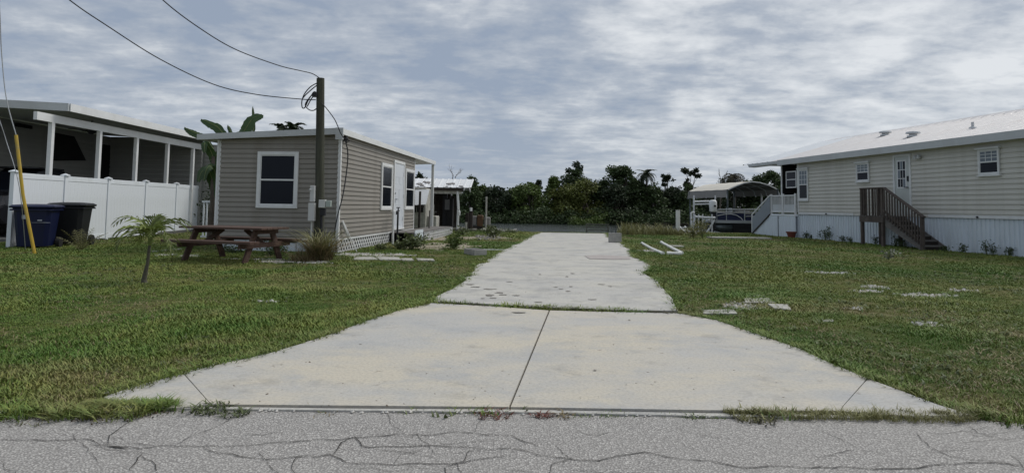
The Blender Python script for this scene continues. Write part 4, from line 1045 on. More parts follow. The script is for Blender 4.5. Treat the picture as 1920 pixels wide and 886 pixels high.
bpanel('vent_grille', [(28, 230), (58, 236), (58, 242), (28, 237)], M['dark'], .05)
q = bpt(221, 281)
gm = bpy.data.materials.new('lit bulb'); gm.use_nodes = True; gm.node_tree.nodes['Principled BSDF'].inputs['Emission Color'].default_value = (1, .93, .8, 1); gm.node_tree.nodes['Principled BSDF'].inputs['Emission Strength'].default_value = 5
wl = thing('wall_lamp', (BX+.05, q.y, q.z), 0, 'lit bulb lamp on the carport back wall', 'lamp')
part(MB().box((-.03, -.05, -.12), (.0, .05, .12)).tube([(0, 0, -.05), (.12, 0, -.02)], .02, 6), 'bracket', M['wire'], wl)
part(MB().lathe([(.01, -.06), (.05, -.03), (.06, .02), (.03, .07), (.0, .08)], 10, (.14, 0, 0)), 'bulb', gm, wl, smooth=True)
# ceiling fan
q = P(172, 243, 20.5); cf = thing('ceiling_fan', (q.x, q.y, zE+.02), 0, 'dark ceiling fan hanging under the carport roof', 'fan')
part(MB().tube([(0, 0, .1), (0, 0, -.25)], .03, 8).lathe([(.03, -.2), (.12, -.25), (.13, -.36), (.05, -.42)], 12), 'motor', M['wire'], cf)
for k in range(5):
    t_ = k*2*math.pi/5; d_ = Vector((math.cos(t_), math.sin(t_), 0)); part(MB().bar(d_*.12+Vector((0, 0, -.3)), d_*.62+Vector((0, 0, -.3)), .13, .012), 'blade', M['darkwood'], cf)

# covered dark car roof seen over the fence at far left
def car(root):
    body = MB()
    secs = [(-2.1, .85, .45, .70), (-1.9, .92, .30, .95), (-1.2, .95, .26, 1.02), (-.6, .95, .26, 1.06), (.6, .95, .26, 1.08), (1.5, .93, .28, 1.05), (2.0, .88, .35, .98), (2.2, .8, .5, .8)]
    V_ = []
    for x, w_, z0, z1 in secs: V_ += [(x, -w_, z0), (x, -w_*1.0, (z0+z1)/2+.1), (x, -w_*.88, z1), (x, w_*.88, z1), (x, w_, (z0+z1)/2+.1), (x, w_, z0)]
    F_ = [(i*6+j, i*6+(j+1) % 6, (i+1)*6+(j+1) % 6, (i+1)*6+j) for i in range(len(secs)-1) for j in range(6)]+[tuple(range(6)), tuple(range((len(secs)-1)*6, len(secs)*6))]
    body.add(V_, F_); part(body, 'body', mat('dark car paint', (.015, .015, .018), .25, .1, 2, spec=.6), root, bevel=.03, smooth=False)
    cab = MB(); secs = [(-.75, .80, 1.04, 1.08), (-.25, .74, 1.04, 1.52), (.3, .72, 1.05, 1.62), (1.2, .72, 1.05, 1.6), (1.85, .76, 1.03, 1.12)]
    V_ = []
    for x, w_, z0, z1 in secs: V_ += [(x, -w_*1.08, z0), (x, -w_*.9, z1), (x, w_*.9, z1), (x, w_*1.08, z0)]
    F_ = [(i*4+j, i*4+(j+1) % 4, (i+1)*4+(j+1) % 4, (i+1)*4+j) for i in range(len(secs)-1) for j in range(4)]+[(0, 1, 2, 3), (16, 17, 18, 19)]
    cab.add(V_, F_); part(cab, 'cabin', M['glass'], root)
    part(MB().box((-.1, -.62, 1.61), (1.25, .62, 1.66)), 'car_roof', MATS['dark car paint'], root, bevel=.02)
    for x in (-1.35, 1.35):
        for y in (-.93, .93):
            wh = part(MB().tube([(x, y-.1, .33), (x, y+.1, .33)], .33, 16), 'wheel', M['rubber'], root); part(MB().tube([(x, y-.11, .33), (x, y+.11, .33)], .2, 12), 'rim', M['alu'], wh)
q = P(20, 330, 19.6); cr_ = thing('parked_car', (q.x-.2, 20.2, .10), R(95), 'dark vehicle parked under the carport behind the vinyl fence', 'car'); car(cr_); cr_.scale = (1.0, 1.0, 1.28)
HOUSEP.append([(XL, e0.y), (fx, e0.y), (fx, e1.y), (XL, e1.y)])

# ------------------------------------------------------------------ vinyl fence
A_ = G(18, 464.5); B_ = G(372, 433)
fv = B_-A_; LF = fv.length; ta = math.atan2(fv.y, fv.x)
fn = thing('vinyl_fence', A_, ta, 'tall white vinyl privacy fence running behind the two bins', 'fence')
def fy(px): 
    n = Vector((-math.sin(ta), math.cos(ta), 0)); return local(fn, onplane(px, 400, A_, n)).x
us = [0]+[fy(px) for px in (118.4, 199.9, 270.7, 328.4)]+[LF]; HF = 1.86
pst = mesh(MB().box((-.065, -.05, 0), (.065, .05, HF+.01)), 'post', M['fence'])
cap = mesh(MB().add([(-.085, -.085, 0), (.085, -.085, 0), (.085, .085, 0), (-.085, .085, 0), (-.085, -.085, .025), (.085, -.085, .025), (.085, .085, .025), (-.085, .085, .025), (0, 0, .07)],
     [(3, 2, 1, 0), (0, 1, 5, 4), (1, 2, 6, 5), (2, 3, 7, 6), (3, 0, 4, 7), (4, 5, 8), (5, 6, 8), (6, 7, 8), (7, 4, 8)]), 'cap', M['fence'])
for i, u in enumerate(us):
    p = part(pst, 'post', None, fn, loc=(u, 0, 0)); part(cap, 'cap', None, p, loc=(0, 0, HF+.01))
    if i == len(us)-1: break
    a, b = u+.07, us[i+1]-.07
    part(MB().box((a, -.03, HF-.14), (b, .03, HF)), 'top_rail', M['fence'], fn, bevel=.008); part(MB().box((a, -.03, .04), (b, .03, .18)), 'bottom_rail', M['fence'], fn, bevel=.008)
    nn = max(1, int((b-a)/.155)); wdt = (b-a)/nn
    pl = mesh(MB().box((.0008, -.020, .17), (wdt-.0008, .020, HF-.13)), 'slat', M['fence'])
    for k in range(nn): part(pl, 'slat', None, fn, loc=(a+k*wdt, 0, 0))
# ================================================================== OBJECTS
# bins
def bin_(name, loc, rz, mt, label, s=(1, 1, 1), label2=False):
    t = thing(name, loc, rz, label, 'bin', 'wheeled bins in front of the vinyl fence')
    secs = [(.22, .25, .06), (.235, .27, .3), (.27, .32, .88), (.29, .345, .93)]
    mb = MB(); V_ = []
    for hx, hy, z in secs:
        c = .06
        V_ += [(-hx+c, -hy, z), (hx-c, -hy, z), (hx, -hy+c, z), (hx, hy-c, z), (hx-c, hy, z), (-hx+c, hy, z), (-hx, hy-c, z), (-hx, -hy+c, z)]
    F_ = [(i*8+j, i*8+(j+1) % 8, (i+1)*8+(j+1) % 8, (i+1)*8+j) for i in range(3) for j in range(8)]+[tuple(reversed(range(8))), tuple(range(24, 32))]
    mb.add(V_, F_); mb.box((-.30, -.36, .87), (.30, .355, .905)); part(mb, 'body', mt, t, bevel=.008)
    ld = MB(); V_ = []
    for hx, hy, z in ((.32, .38, .93), (.33, .39, .965), (.29, .33, 1.0), (.12, .2, 1.02)):
        c = .07; V_ += [(-hx+c, -hy, z), (hx-c, -hy, z), (hx, -hy+c, z), (hx, hy-c, z), (hx-c, hy, z), (-hx+c, hy, z), (-hx, hy-c, z), (-hx, -hy+c, z)]
    ld.add(V_, F_); part(ld, 'lid', mt if name != 'x' else mt, t, bevel=.006)
    part(MB().tube([(-.24, .42, .92), (.24, .42, .92)], .018, 8).box((-.26, .34, .89), (-.22, .43, .95)).box((.22, .34, .89), (.26, .43, .95)), 'handle', mt, t)
    for x in (-.28, .28): 
        wh = part(MB().tube([(x-.03, .24, .125), (x+.03, .24, .125)], .125, 16), 'wheel', M['rubber'], t); 
    if label2:
        lb_ = mat('pale sticker print', (.42, .45, .5), .5, .2, 8)
        part(MB().box((-.12, -.318, .70), (-.05, -.298, .79)), 'sticker', lb_, t).rotation_euler = (R(3), 0, 0)
        part(MB().box((.10, -.322, .66), (.16, -.300, .685)), 'sticker', lb_, t).rotation_euler = (R(3), 0, 0)
        part(MB().box((.02, -.329, .62), (.28, -.31, .625)), 'sticker', lb_, t).rotation_euler = (R(3), 0, 0)
    t.scale = s; return t
p = G(66, 465.5); bin_('recycling_bin', (p.x, p.y+.0, 0), R(18), M['bluebin'], 'blue wheeled recycling bin at the left end of the white fence', (1.45, 1.15, 1.07), True)
p = G(117, 461.5); bin_('trash_bin', (p.x+.02, p.y+.25, 0), R(14), M['blackbin'], 'black wheeled trash bin to the right of the blue one', (1.4, 1.15, 1.12))

# picnic table
pt = thing('picnic_table', G(437, 488), R(-16), 'red brown wooden picnic table with attached benches on the left lawn', 'picnic table')
TL = 2.0; zt_ = .70
for k in range(5):
    y = -.36+k*.18; part(MB().box((-TL/2, y-.085, zt_-.04), (TL/2, y+.085, zt_)), 'table_plank', M['redwood'], pt, bevel=.004)
for sy in (-1, 1):
    for k in range(2):
        y = sy*(.62+k*.15); part(MB().box((-TL/2-.05, y-.07, .395), (TL/2+.05, y+.07, .445)), 'bench_plank', M['redwood'], pt, bevel=.004)
for sx in (-1, 1):
    x = sx*(TL/2-.28)
    for sy in (-1, 1): part(MB().bar((x, sy*.24, zt_-.04), (x, sy*.56, .0), .045, .13, up=(0, 1, 0)), 'leg', M['redwood'], pt)
    part(MB().box((x+.03, -.80, .30), (x+.07, .80, .40)), 'cross_beam', M['redwood'], pt); part(MB().box((x+.03, -.38, zt_-.13), (x+.07, .38, zt_-.041)), 'top_cleat', M['redwood'], pt)
    part(MB().bar((x, 0, .36), (x-sx*.45, 0, zt_-.05), .04, .09), 'brace', M['redwood'], pt)

# utility pole with boxes
pb = P(600, 440, 15.0); pole = thing('utility_pole', (pb.x, 15.0, 0), 0, 'dark wooden utility pole with grey meter boxes before the taupe cottage', 'utility pole')
HP = P(601, 147, 15.0).z; tx = P(601, 147, 15.0).x-pb.x
part(MB().tube([(0, 0, -.1), (tx*.3, 0, HP*.3), (tx*.6, 0, HP*.6), (tx, 0, HP)], [.112, .108, .10, .092], 14), 'pole_shaft', M['pole'], pole, smooth=False)
H2 = P(595, 175, 15).z
part(MB().tube([(-.105, -.04, .0), (-.105, -.04, H2)], .030, 8), 'conduit', M['pole'], pole)
def pbx(n, x0, x1, y0, y1, d0, d1, mt, bev=.01):
    a = P(x0, y1, 14.85); b = P(x1, y0, 14.85); return part(MB().box((a.x-pb.x, d0, a.z), (b.x-pb.x, d1, b.z)), n, mt, pole, bevel=bev)
pbx('meter_box', 581.5, 591, 348, 378, -.20, -.06, M['box']); pbx('breaker_box', 578.5, 591.5, 380.5, 414, -.22, -.06, M['box'])
pbx('junction_box', 599.5, 612, 374.5, 389, -.26, -.12, M['box']); pbx('socket_cover', 612, 622, 376, 388, -.24, -.13, mat('clear plastic cover', (.35, .40, .37), .2, .1, 4))
pbx('weather_shield', 601, 611, 390, 404, -.22, -.10, M['wire'])
part(MB().tube([(.06, -.15, .95), (.07, -.14, .5), (.05, -.10, .0)], .028, 8), 'cable_drop', M['wire'], pole)
part(MB().tube([(-.17, -.12, .85), (-.16, -.12, .0)], .022, 8), 'cable_drop', M['box'], pole)
a = P(579, 357, 14.7); part(MB().lathe([(.03, 0), (.035, .03), (.0, .05)], 8), 'knob', M['box'], pole, loc=(a.x-pb.x, -.2, a.z))
# weather head and slack loop of cable
def W(px, py, Y=14.9): q = P(px, py, Y); return q-pole.location
part(MB().lathe([(.06, -.05), (.07, .03), (.04, .07), (.0, .09)], 8, tuple(W(590, 178))), 'weather_head', M['wire'], pole)
def smooth_path(pts, k=6):
    out = []; n = len(pts); pts = [Vector(p) for p in pts]
    for i in range(n-1):
        p0 = pts[max(i-1, 0)]; p1 = pts[i]; p2 = pts[i+1]; p3 = pts[min(i+2, n-1)]
        for j in range(k):
            t_ = j/k; out.append(.5*((2*p1)+(p2-p0)*t_+(2*p0-5*p1+4*p2-p3)*t_*t_+(3*p1-p0-3*p2+p3)*t_**3))
    out.append(pts[-1]); return out
lps = [[(594, 156), (582, 163), (571, 176), (566, 190), (567, 202), (572, 201), (578, 188), (586, 176), (592, 173)],
       [(592, 173), (583, 180), (574, 192), (573, 199), (580, 206), (588, 207), (594, 203)], [(592, 176), (584, 185), (578, 196), (576, 200)], [(594, 160), (584, 168), (573, 178), (568, 184)]]
mb = MB()
for i, lp_ in enumerate(lps): mb.tube(smooth_path([W(x, y, 14.9-.04*i) for x, y in lp_]), .013, 6)
part(mb, 'cable_loop', M['wire'], pole)
# overhead wires
def wire(pts, r, label, mt=None, name='overhead_wire', cat='cable', group=None):
    sp = smooth_path([P(*p) for p in pts], 8); o0 = sp[-1].copy()
    return tag(part(MB().tube([p-o0 for p in sp], r, 6), name, mt or M['wire'], loc=o0), label, cat, group)
wire([(150, -190, 8.5), (250, -60, 10.3), (305, 0, 11.2), (370, 50, 12.1), (440, 92, 13.1), (520, 122, 14.2), (560, 132, 14.6), (585, 138, 14.9), (600, 147, 15)], .0105, 'upper black overhead wire sagging from top left to the pole top')
wire([(-60, -190, 9), (60, -62, 10.3), (130, 0, 11), (200, 48, 11.7), (300, 111, 12.8), (400, 158, 13.8), (480, 177, 14.4), (565, 186, 14.95), (592, 187, 15)], .0105, 'lower overhead wire sagging from top left to the pole side')
wire([(602, 193, 14.92), (612, 203, 15), (628, 225, 15.15), (638, 248, 15.3), (645, 259, 15.42)], .011, 'short service wire from the pole down to the cottage corner')
wire([(646, 259, 15.38), (652, 285, 15.6), (650, 320, 15.7), (643, 365, 15.6), (634, 400, 15.45), (629, 425, 15.4), (627, 445, 15.35)], .015, 'black cable hanging down the corner of the cottage siding', name='hanging_cable')
part(MB().lathe([(.05, -.06), (.07, .0), (.05, .06)], 8).tube([(0, 0, 0), (.10, .02, -.05), (.04, 0, -.1), (-.05, 0, .02), (.05, 0, .07)], .02, 6), 'cable_clamp', M['wire'], cot, loc=(.08, .12, zt-.10))
# guy wires with yellow guard
gw = thing('guy_wire', G(65, 476), 0, 'steel guy wire with a faded yellow plastic guard standing in the left lawn', 'guy wire')
gl = gw.location; top = P(-20, -260, 13.0)-gl; g1 = P(30, 253, 14.0)-gl
part(MB().tube([(0, 0, 0), g1*.5+Vector((-.05, 0, -.02)), g1], .034, 8), 'wire_guard', M['yellow'], gw)
part(MB().tube(smooth_path([g1, P(12, 185, 13.85)-gl, P(3, 100, 13.7)-gl, P(0, 30, 13.5)-gl, P(-6, -80, 13.3)-gl, top]), .011, 6), 'steel_strand', M['alu'], gw)
gw2 = thing('guy_wire', G(48, 470), 0, 'thin bare guy wire left of the yellow guard', 'guy wire'); gl = gw2.location
part(MB().tube(smooth_path([(0, 0, 0), P(36, 350, 14.2)-gl, P(12, 265, 14.1)-gl, P(0, 228, 14.0)-gl, P(-30, 140, 13.9)-gl, P(-120, -120, 13.5)-gl]), .007, 6), 'steel_strand', M['alu'], gw2)

# concrete blocks
def cblock(loc, rz, s, label):
    t = thing('concrete_block', loc, rz, label, 'concrete block'); mb = MB(); w_, d_, h_ = s
    e = .03
    mb.box((-w_/2, -d_/2, 0), (w_/2, -d_/2+e, h_)).box((-w_/2, d_/2-e, 0), (w_/2, d_/2, h_)).box((-w_/2, -d_/2+e, 0), (-w_/2+e, d_/2-e, h_)).box((w_/2-e, -d_/2+e, 0), (w_/2, d_/2-e, h_)).box((-e/2, -d_/2+e, 0), (e/2, d_/2-e, h_-.002))
    part(mb, 'block', M['conc'], t, bevel=.006); return t
cblock(G(891, 477), R(28), (.34, .62, .14), 'grey concrete block lying by the left edge of the long driveway')
t = cblock(G(1153, 455), R(5), (.40, .28, .34), 'grey concrete block standing by the right edge of the driveway far end')
part(MB().tube([(0, -.08, .3), (0, -.08, .62)], .008, 5), 'rebar', M['wire'], t)
tag(part(MB().box((-.45, -.03, 0), (.45, .03, .045)), 'white_board', M['pvc'], loc=G(916, 470)), 'flat white board on the ground running from the block to the driveway', 'board').rotation_euler = (0, 0, R(-4))
# pvc pipes
def pipe(pts, r, label, grp='white pipes lying in the grass'):
    Q = [G(x, y, r*.8) for x, y in pts]; o0 = Q[0].copy(); mb = MB().tube([q-o0 for q in Q], r, 10)
    d = (Q[-1]-Q[0]).normalized()
    for q, s in ((Q[0], 1), (Q[-1], -1)): mb.tube([q-o0-d*s*.02, q-o0+d*s*.09], r*1.25, 10)
    return tag(part(mb, 'pvc_pipe', M['pvc'], loc=o0), label, 'pipe', grp)
pipe([(1204, 456), (1222, 466), (1243, 475)], .042, 'left white plastic pipe lying in the right lawn by the driveway')
pipe([(1240, 454), (1262, 466), (1278, 474)], .045, 'longer white plastic pipe slanting down to the short one')
pipe([(1252, 474.5), (1277, 475)], .042, 'short white plastic pipe forming a corner with the slanting pipe')
tag(part(MB().box((-.25, -.2, 0), (.25, .2, .05)), 'stone_plate', M['paver'], loc=G(1265, 463)), 'pale flat stone beside the white plastic pipes', 'stone')
# bench on the shore at the driveway end
bn = thing('shore_bench', G(1120, 437.5), 0, 'low faded slatted bench at the water edge behind the driveway end', 'bench')
bm_ = mat('faded olive wood', (.09, .095, .075), .85, .15, 4)
for k, (y, z) in enumerate(((.0, .16), (.05, .30), (.08, .44))): part(MB().box((-.55, y, z-.035), (.55, y+.03, z+.012)), 'slat', bm_, bn)
for x in (-.52, .48): part(MB().box((x, .03, 0), (x+.05, .09, .45)), 'leg', bm_, bn)
# thin pale pole, lamp posts, orange object on the left shore
def simple_post(px, ytop, Y, r, mt, label, name='post', cat='post', zb=0.0, lean=0):
    a = P(px, ytop, Y); t = thing(name, (a.x, Y, zb), 0, label, cat); part(MB().tube([(lean, 0, -.3), (0, 0, a.z-zb)], r, 8), 'shaft', mt, t); part(MB().tube([(0, 0, a.z-zb), (0, 0, a.z-zb+.015)], r*1.12, 8), 'cap', mt, t); return t
simple_post(912, 369, 31.5, .045, M['paver'], 'tall thin pale pole standing on the shore left of the driveway')
t = simple_post(883, 396, 31.0, .10, M['darkwood'], 'dark mooring post with a white cap left of the thin pole'); a = P(883, 392, 31); part(MB().tube([(0, 0, a.z-.15), (0, 0, a.z+.08)], .06, 8), 'white_cap', M['trim'], t)
simple_post(876, 399, 31.2, .09, M['darkwood'], 'dark mooring post beside the white capped one')
simple_post(874, 417, 30.2, .05, M['paver'], 'short pale stub post below the mooring posts')
a = P(861, 395, 30.3); t = thing('hanging_lantern', (a.x, 30.3, a.z-.1), 0, 'small white lantern hanging at the corner post of the white roofed shed', 'lantern'); part(MB().lathe([(.05, -.12), (.06, .05), (.03, .12), (.0, .14)], 10), 'lantern_body', M['trim'], t); part(MB().tube([(0, 0, .12), (-.12, 0, .2)], .01, 5), 'arm', M['wire'], t)
op = thing('rusty_cart', (P(900, 430, 32.2).x, 32.2, 0), 0, 'orange and tan heap of gear at the water edge behind the thin pole', 'gear heap')
for (x, z, w_, h_, mt) in ((-.35, .25, .35, .45, M['canvas_side']), (.0, .2, .3, .55, M['rust']), (.36, .25, .3, .4, M['canvas_side']), (.0, .0, 1.5, .22, M['darkwood'])):
    part(MB().box((x-w_/2, -.25, z), (x+w_/2, .25, z+h_)), 'crate', mt, op, bevel=.04)

# shed with white roof
YS = 30.6
q = P(856, 427, YS); ez = P(856, 351.5, YS).z; rzt = P(800, 335, YS+2.2).z; x1 = P(869.5, 350, YS).x; x0 = x1-4.6; x1t = P(876.5, 336, YS+2.2).x
sh_ = thing('boat_shed', (q.x, YS, 0), 0, 'open dark shed with peeling white metal roof at the water behind the cottage', 'shed')
def sb(n, a, b, mt, **k): return part(MB().box(a, b), n, mt, sh_, world=True, **k)
rw_ = .62; xx = x0
nrm = math.atan2(rzt-ez, 2.2)
me = rib_sheet(rw_-.01, math.hypot(2.2, rzt-ez), .31, .02, M['white'], 'roof_sheet'); me.flip_normals()
while xx < x1-.05:
    o = part(me, 'roof_sheet', None, sh_); o.location = Vector((xx, YS, ez+random.uniform(0, .012)))-sh_.location; o.rotation_euler = (nrm, 0, 0); xx += rw_
me2_ = MB().extrude([(x0, YS+2.2, rzt), (x0, YS+4.4, ez), (x0, YS+4.4, ez-.02), (x0, YS+2.2, rzt-.03)], (x1-x0, 0, 0)); part(me2_, 'rear_roof', M['white'], sh_, world=True)
rpatch = mat('grey peeled roof stain', (.16, .15, .145), .8, .3, 6)
for i, (px, py, a_) in enumerate([(786, 344, .18), (803, 342, .22), (845, 344, .22), (865, 349, .15), (796, 340, .12), (790, 347, .15), (810, 346, .12), (838, 349, .1)]):
    p_ = onplane(px, py, Vector((0, YS, ez+.03)), Vector((0, -math.sin(nrm), math.cos(nrm)))); po = blob(0, 0, a_*.8, a_*1.1, 10, .4, i, .5)
    part(MB().extrude([(p_.x+x, p_.y+y*math.cos(nrm), p_.z+y*math.sin(nrm)) for x, y in po], (0, 0, .004)), 'peeled_patch', rpatch, sh_, world=True)
sb('fascia', (x0, YS-.03, ez-.16), (x1-.02, YS, ez-.02), M['darkwood'])
part(MB().extrude([(x1, YS-.02, ez-.14), (x1, YS+2.2, rzt-.08), (x1, YS+4.4, ez-.14), (x1, YS+4.4, ez), (x1, YS+2.2, rzt+.03), (x1, YS-.02, ez)], (.04, 0, 0)), 'bargeboard', M['white'], sh_, world=True)
part(MB().extrude([(x1-.3, YS+.1, ez-.05), (x1-.3, YS+4.3, ez-.05), (x1-.3, YS+2.2, rzt-.08)], (.03, 0, 0)), 'gable', M['darkwood'], sh_, world=True)
part(MB().tube([(q.x+.03, YS+.08, 0), (q.x+.06, YS+.08, 1.1), (q.x, YS+.08, ez-.1)], .06, 8), 'post', M['trim'], sh_, world=True)
sb('header', (x0, YS+.05, ez-.30), (x1-.1, YS+.12, ez-.155), M['paver'])
sb('deck', (x0, YS-.1, -.4), (x1+.6, YS+3.2, .10), M['stairgrey'])
for i in range(12):
    xa = x1-.35-i*.20
    sb('wall_plank', (xa-.19, YS+1.5+random.uniform(0, .03), .1), (xa, YS+1.56, ez-.05 if i > 1 else 1.7), M['darkwood'])
sb('dark_cabinet', (P(835, 400, YS).x, YS+.7, .1), (P(846, 400, YS).x, YS+1.3, 1.55), M['dark'])
sb('dark_cabinet', (P(826, 400, YS).x, YS+.9, .1), (P(834, 400, YS).x, YS+1.3, 1.9), M['wire'])
sb('notice_board', (P(831, 400, YS).x, YS+.65, 1.0), (P(840, 400, YS).x, YS+.69, 1.5), mat('grey sheet metal', (.11, .11, .115), .6, .2, 4))
sb('cable_tray', (P(803, 400, YS).x, YS+.6, .85), (P(816, 400, YS).x, YS+.64, .92), M['stairgrey'])
# white trailer with tilted awning panel, in front of the shed
YT = 28.6
tr = thing('white_trailer', (P(790, 430, YT).x, YT, 0), 0, 'old cream trailer body with a raised white awning flap beside the cottage porch', 'trailer')
xa, xb = P(768, 400, YT).x, P(803.5, 400, YT).x; zt4 = P(790, 356, YT).z
part(MB().box((xa-.8, YT, .15), (xb-.12, YT+1.6, zt4+.1)), 'body', M['paver'], tr, world=True, bevel=.06)
part(MB().box((xb-.12, YT+.3, .1), (P(817, 400, YT).x, YT+1.5, P(810, 405, YT).z)), 'front_box', M['paver'], tr, world=True, bevel=.04)
a = [P(778, 357, YT-.05), P(805, 356, YT-.05), P(799, 383, YT-.7), P(778, 384, YT-.7)]; part(MB().extrude(a, (0, .03, .03)), 'awning_flap', M['white'], tr, world=True)
part(MB().box((P(778, 400, YT).x, YT-.72, P(778, 387, YT-.7).z-.03), (P(799, 400, YT).x, YT-.66, P(778, 385, YT-.7).z)), 'flap_edge', M['darkwood'], tr, world=True)
part(MB().box((xa, YT-.03, P(790, 383, YT).z-.35), (xb-.2, YT+.0, P(790, 383, YT).z)), 'window_opening', M['dark'], tr, world=True)
for i in range(7):
    px = 775+i*6.5; part(MB().bar(P(px, 383, YT-.04)+Vector((0, 0, -.02)), (P(px, 383, YT-.04).x, YT-.04, .2), .02, .012), 'body_seam', M['paver'], tr, world=True)

# ------------------------------------------------------------------ boat, lift and canopy on the right shore
YB = 35.0
bt = thing('pontoon_boat', (P(1380, 420, YB).x, YB, 0), R(0), 'pontoon boat with navy side panel and aluminium rails parked on its lift', 'boat')
def bx3(n, px0, px1, py0, py1, y0, y1, mt, bev=0.0):
    a = P(px0, py1, YB); b = P(px1, py0, YB); return part(MB().box((a.x, YB+y0, a.z), (b.x, YB+y1, b.z)), n, mt, bt, world=True, bevel=bev)
def bar3(n, pts, r, mt, y=0.0, root=None):
    return part(MB().tube([P(x, yy, YB+y) for x, yy in pts], r, 8), n, mt, root or bt, world=True)
bx3('deck', 1341, 1428, 413.5, 418, -.05, 2.3, M['alu'], .02)
bx3('side_panel', 1341, 1396, 400, 413.5, .0, .04, M['boatblue'])
bx3('side_panel', 1398, 1416, 402, 413.3, .02, .05, M['boatblue'])
bar3('panel_stripe', [(1345, 404), (1358, 401.5), (1371, 401), (1381, 403), (1389, 408), (1393, 413)], .018, M['trim'], -.03)
for (xa_, xb_, y_) in ((1344, 1430, 398.5), (1346, 1430, 392.5), (1398, 1418, 405.5)): bar3('rail', [(xa_, y_), (xb_, y_-.5)], .022, M['alu'], -.0)
for x_ in (1344, 1362, 1396, 1417, 1428): bar3('rail_post', [(x_, 414), (x_, 392.5)], .022, M['alu'], .0)
for y_ in (2.1,):
    for yy in (393, 399): bar3('rail', [(1344, yy), (1428, yy)], .022, M['alu'], y_)
tb = P(1376, 428, YB)
for y_ in (.25, 1.9):
    z_ = P(1376, 427, YB).z; xA, xB = P(1338, 427, YB).x, P(1426, 427, YB).x
    part(MB().tube([(xB, YB+y_, z_), (xA+.5, YB+y_, z_), (xA+.15, YB+y_, z_+.04), (xA, YB+y_, z_+.14)], [.27, .27, .2, .05], 16), 'pontoon', M['tube'], bt, world=True, smooth=True)
bx3('hull_shade_board', 1374, 1420, 419.5, 437, -.12, .0, M['dark'])  # near-black board added to paint the shade beneath the boat deck
bx3('seat', 1350, 1372, 396, 404, .5, 1.1, M['canvas_side'], .05); bx3('seat', 1400, 1424, 394, 404, 1.3, 1.9, M['canvas_side'], .05); bx3('console', 1380, 1388, 390, 404, 1.2, 1.7, M['alu'], .04)
om = thing('outboard_motor', (P(1337, 400, YB-.2).x, YB-.2, P(1337, 397, YB).z), 0, 'white outboard motor cowling tilted at the stern of the pontoon boat', 'outboard motor')
za5 = P(1337, 374.5, YB).z-om.location.z
part(MB().lathe([(.15, .0), (.19, .06), (.205, za5*.5), (.20, za5*.85), (.15, za5*.97), (.0, za5)], 14), 'cowling', M['trim'], om, smooth=True)
part(MB().box((-.02, -.215, za5*.42), (.10, -.19, za5*.56)), 'badge', M['wire'], om)
part(MB().box((-.10, -.08, -.95), (.10, .1, 0)).box((-.14, -.1, -.08), (.14, .14, 0)).tube([(-.16, 0, -.95), (.14, 0, -.95)], .06, 8), 'lower_unit', M['wire'], om)
lf = thing('boat_lift', (P(1320, 430, YB-.5).x, YB-.5, 0), 0, 'white boat lift frame of posts and rails around the pontoon boat', 'boat lift')
def lfb(n, pts, r, y=-.5, mt=M['white']): return part(MB().tube([P(x, yy, YB+y) for x, yy in pts], r, 8), n, mt, lf, world=True)
lfb('post', [(1297, 445), (1296, 399), (1299, 397.5), (1302, 399)], .05, -2.2)
for x_ in (1303, 1310, 1317.5, 1335): lfb('post', [(x_, 446), (x_, 401.5)], .035, -.6)
lfb('beam', [(1303, 406), (1320, 407.5), (1341, 408)], .06, -.6); lfb('brace', [(1340, 412), (1321, 443)], .05, -.6); lfb('brace', [(1303, 430), (1311, 443)], .04, -.9)
lfb('post', [(1421, 444), (1421, 400)], .04, -.4); lfb('post', [(1301, 388), (1301, 372)], .05, 1.0); lfb('beam', [(1301, 378), (1330, 377)], .05, 1.0); lfb('beam', [(1301, 383), (1332, 382)], .04, 1.0); lfb('post', [(1428, 415), (1428, 352)], .05, 2.8); lfb('post', [(1341, 445), (1341, 366)], .04, 1.2); lfb('post', [(1301, 446), (1301, 366)], .05, 2.8)
tag(simple_post(1271, 394, 31.5, .105, M['pvc'], 'thick white pipe post standing alone left of the boat lift'), None, None)
tag(part(MB().box((-1.2, -.35, -.02), (1.3, .35, .06)), 'concrete_pad', M['paver'], loc=G(1383, 447)), 'flat pale concrete pad in the grass before the pontoon boat', 'concrete pad')
# tilted broken ladder pieces on the grass left of the lift
ladr = thing('fallen_ladder', G(1295, 442), 0, 'white metal ladder frame fallen in the weeds beside the lone pipe post', 'ladder')
for (p1, p2) in (((1275, 425), (1292, 442)), ((1284, 424), (1301, 443)), ((1297, 428), (1310, 443)), ((1277, 427), (1287, 426)), ((1281, 431), (1291, 430)), ((1285, 436), (1296, 435))):
    part(MB().tube([P(*p1, 31.8), P(*p2, 31.2)], .03, 6), 'rung' if abs(p1[1]-p2[1]) < 3 else 'rail', M['white'], ladr, world=True)
cn = thing('boat_canopy', (P(1370, 372, 37).x, 37, 0), 0, 'tan arched fabric boat canopy above the pontoon boat', 'canopy')
fl = [(1362.5, 369.5), (1364, 355), (1380, 347.5), (1395, 342), (1410, 339.5), (1425, 341), (1442, 346), (1458, 354), (1462, 366)]
FA = [P(x, y, 36.0) for x, y in fl]; back = P(1290, 371, 41.0)-P(1362.5, 369.5, 36.0); back.z = 0
nseg = 8; mb = MB(); n = len(FA)
V_ = [p+back*(i/nseg) + Vector((0, 0, -.015*(i % 2))) for i in range(nseg+1) for p in FA]
mbt = MB(); mbt.add(V_, [(i*n+j, i*n+j+1, (i+1)*n+j+1, (i+1)*n+j) for i in range(nseg) for j in range(1, n-2)])
o = part(mbt, 'canopy_top', M['canvas'], cn, world=True); sd_ = o.modifiers.new('s', 'SOLIDIFY'); sd_.thickness = .03
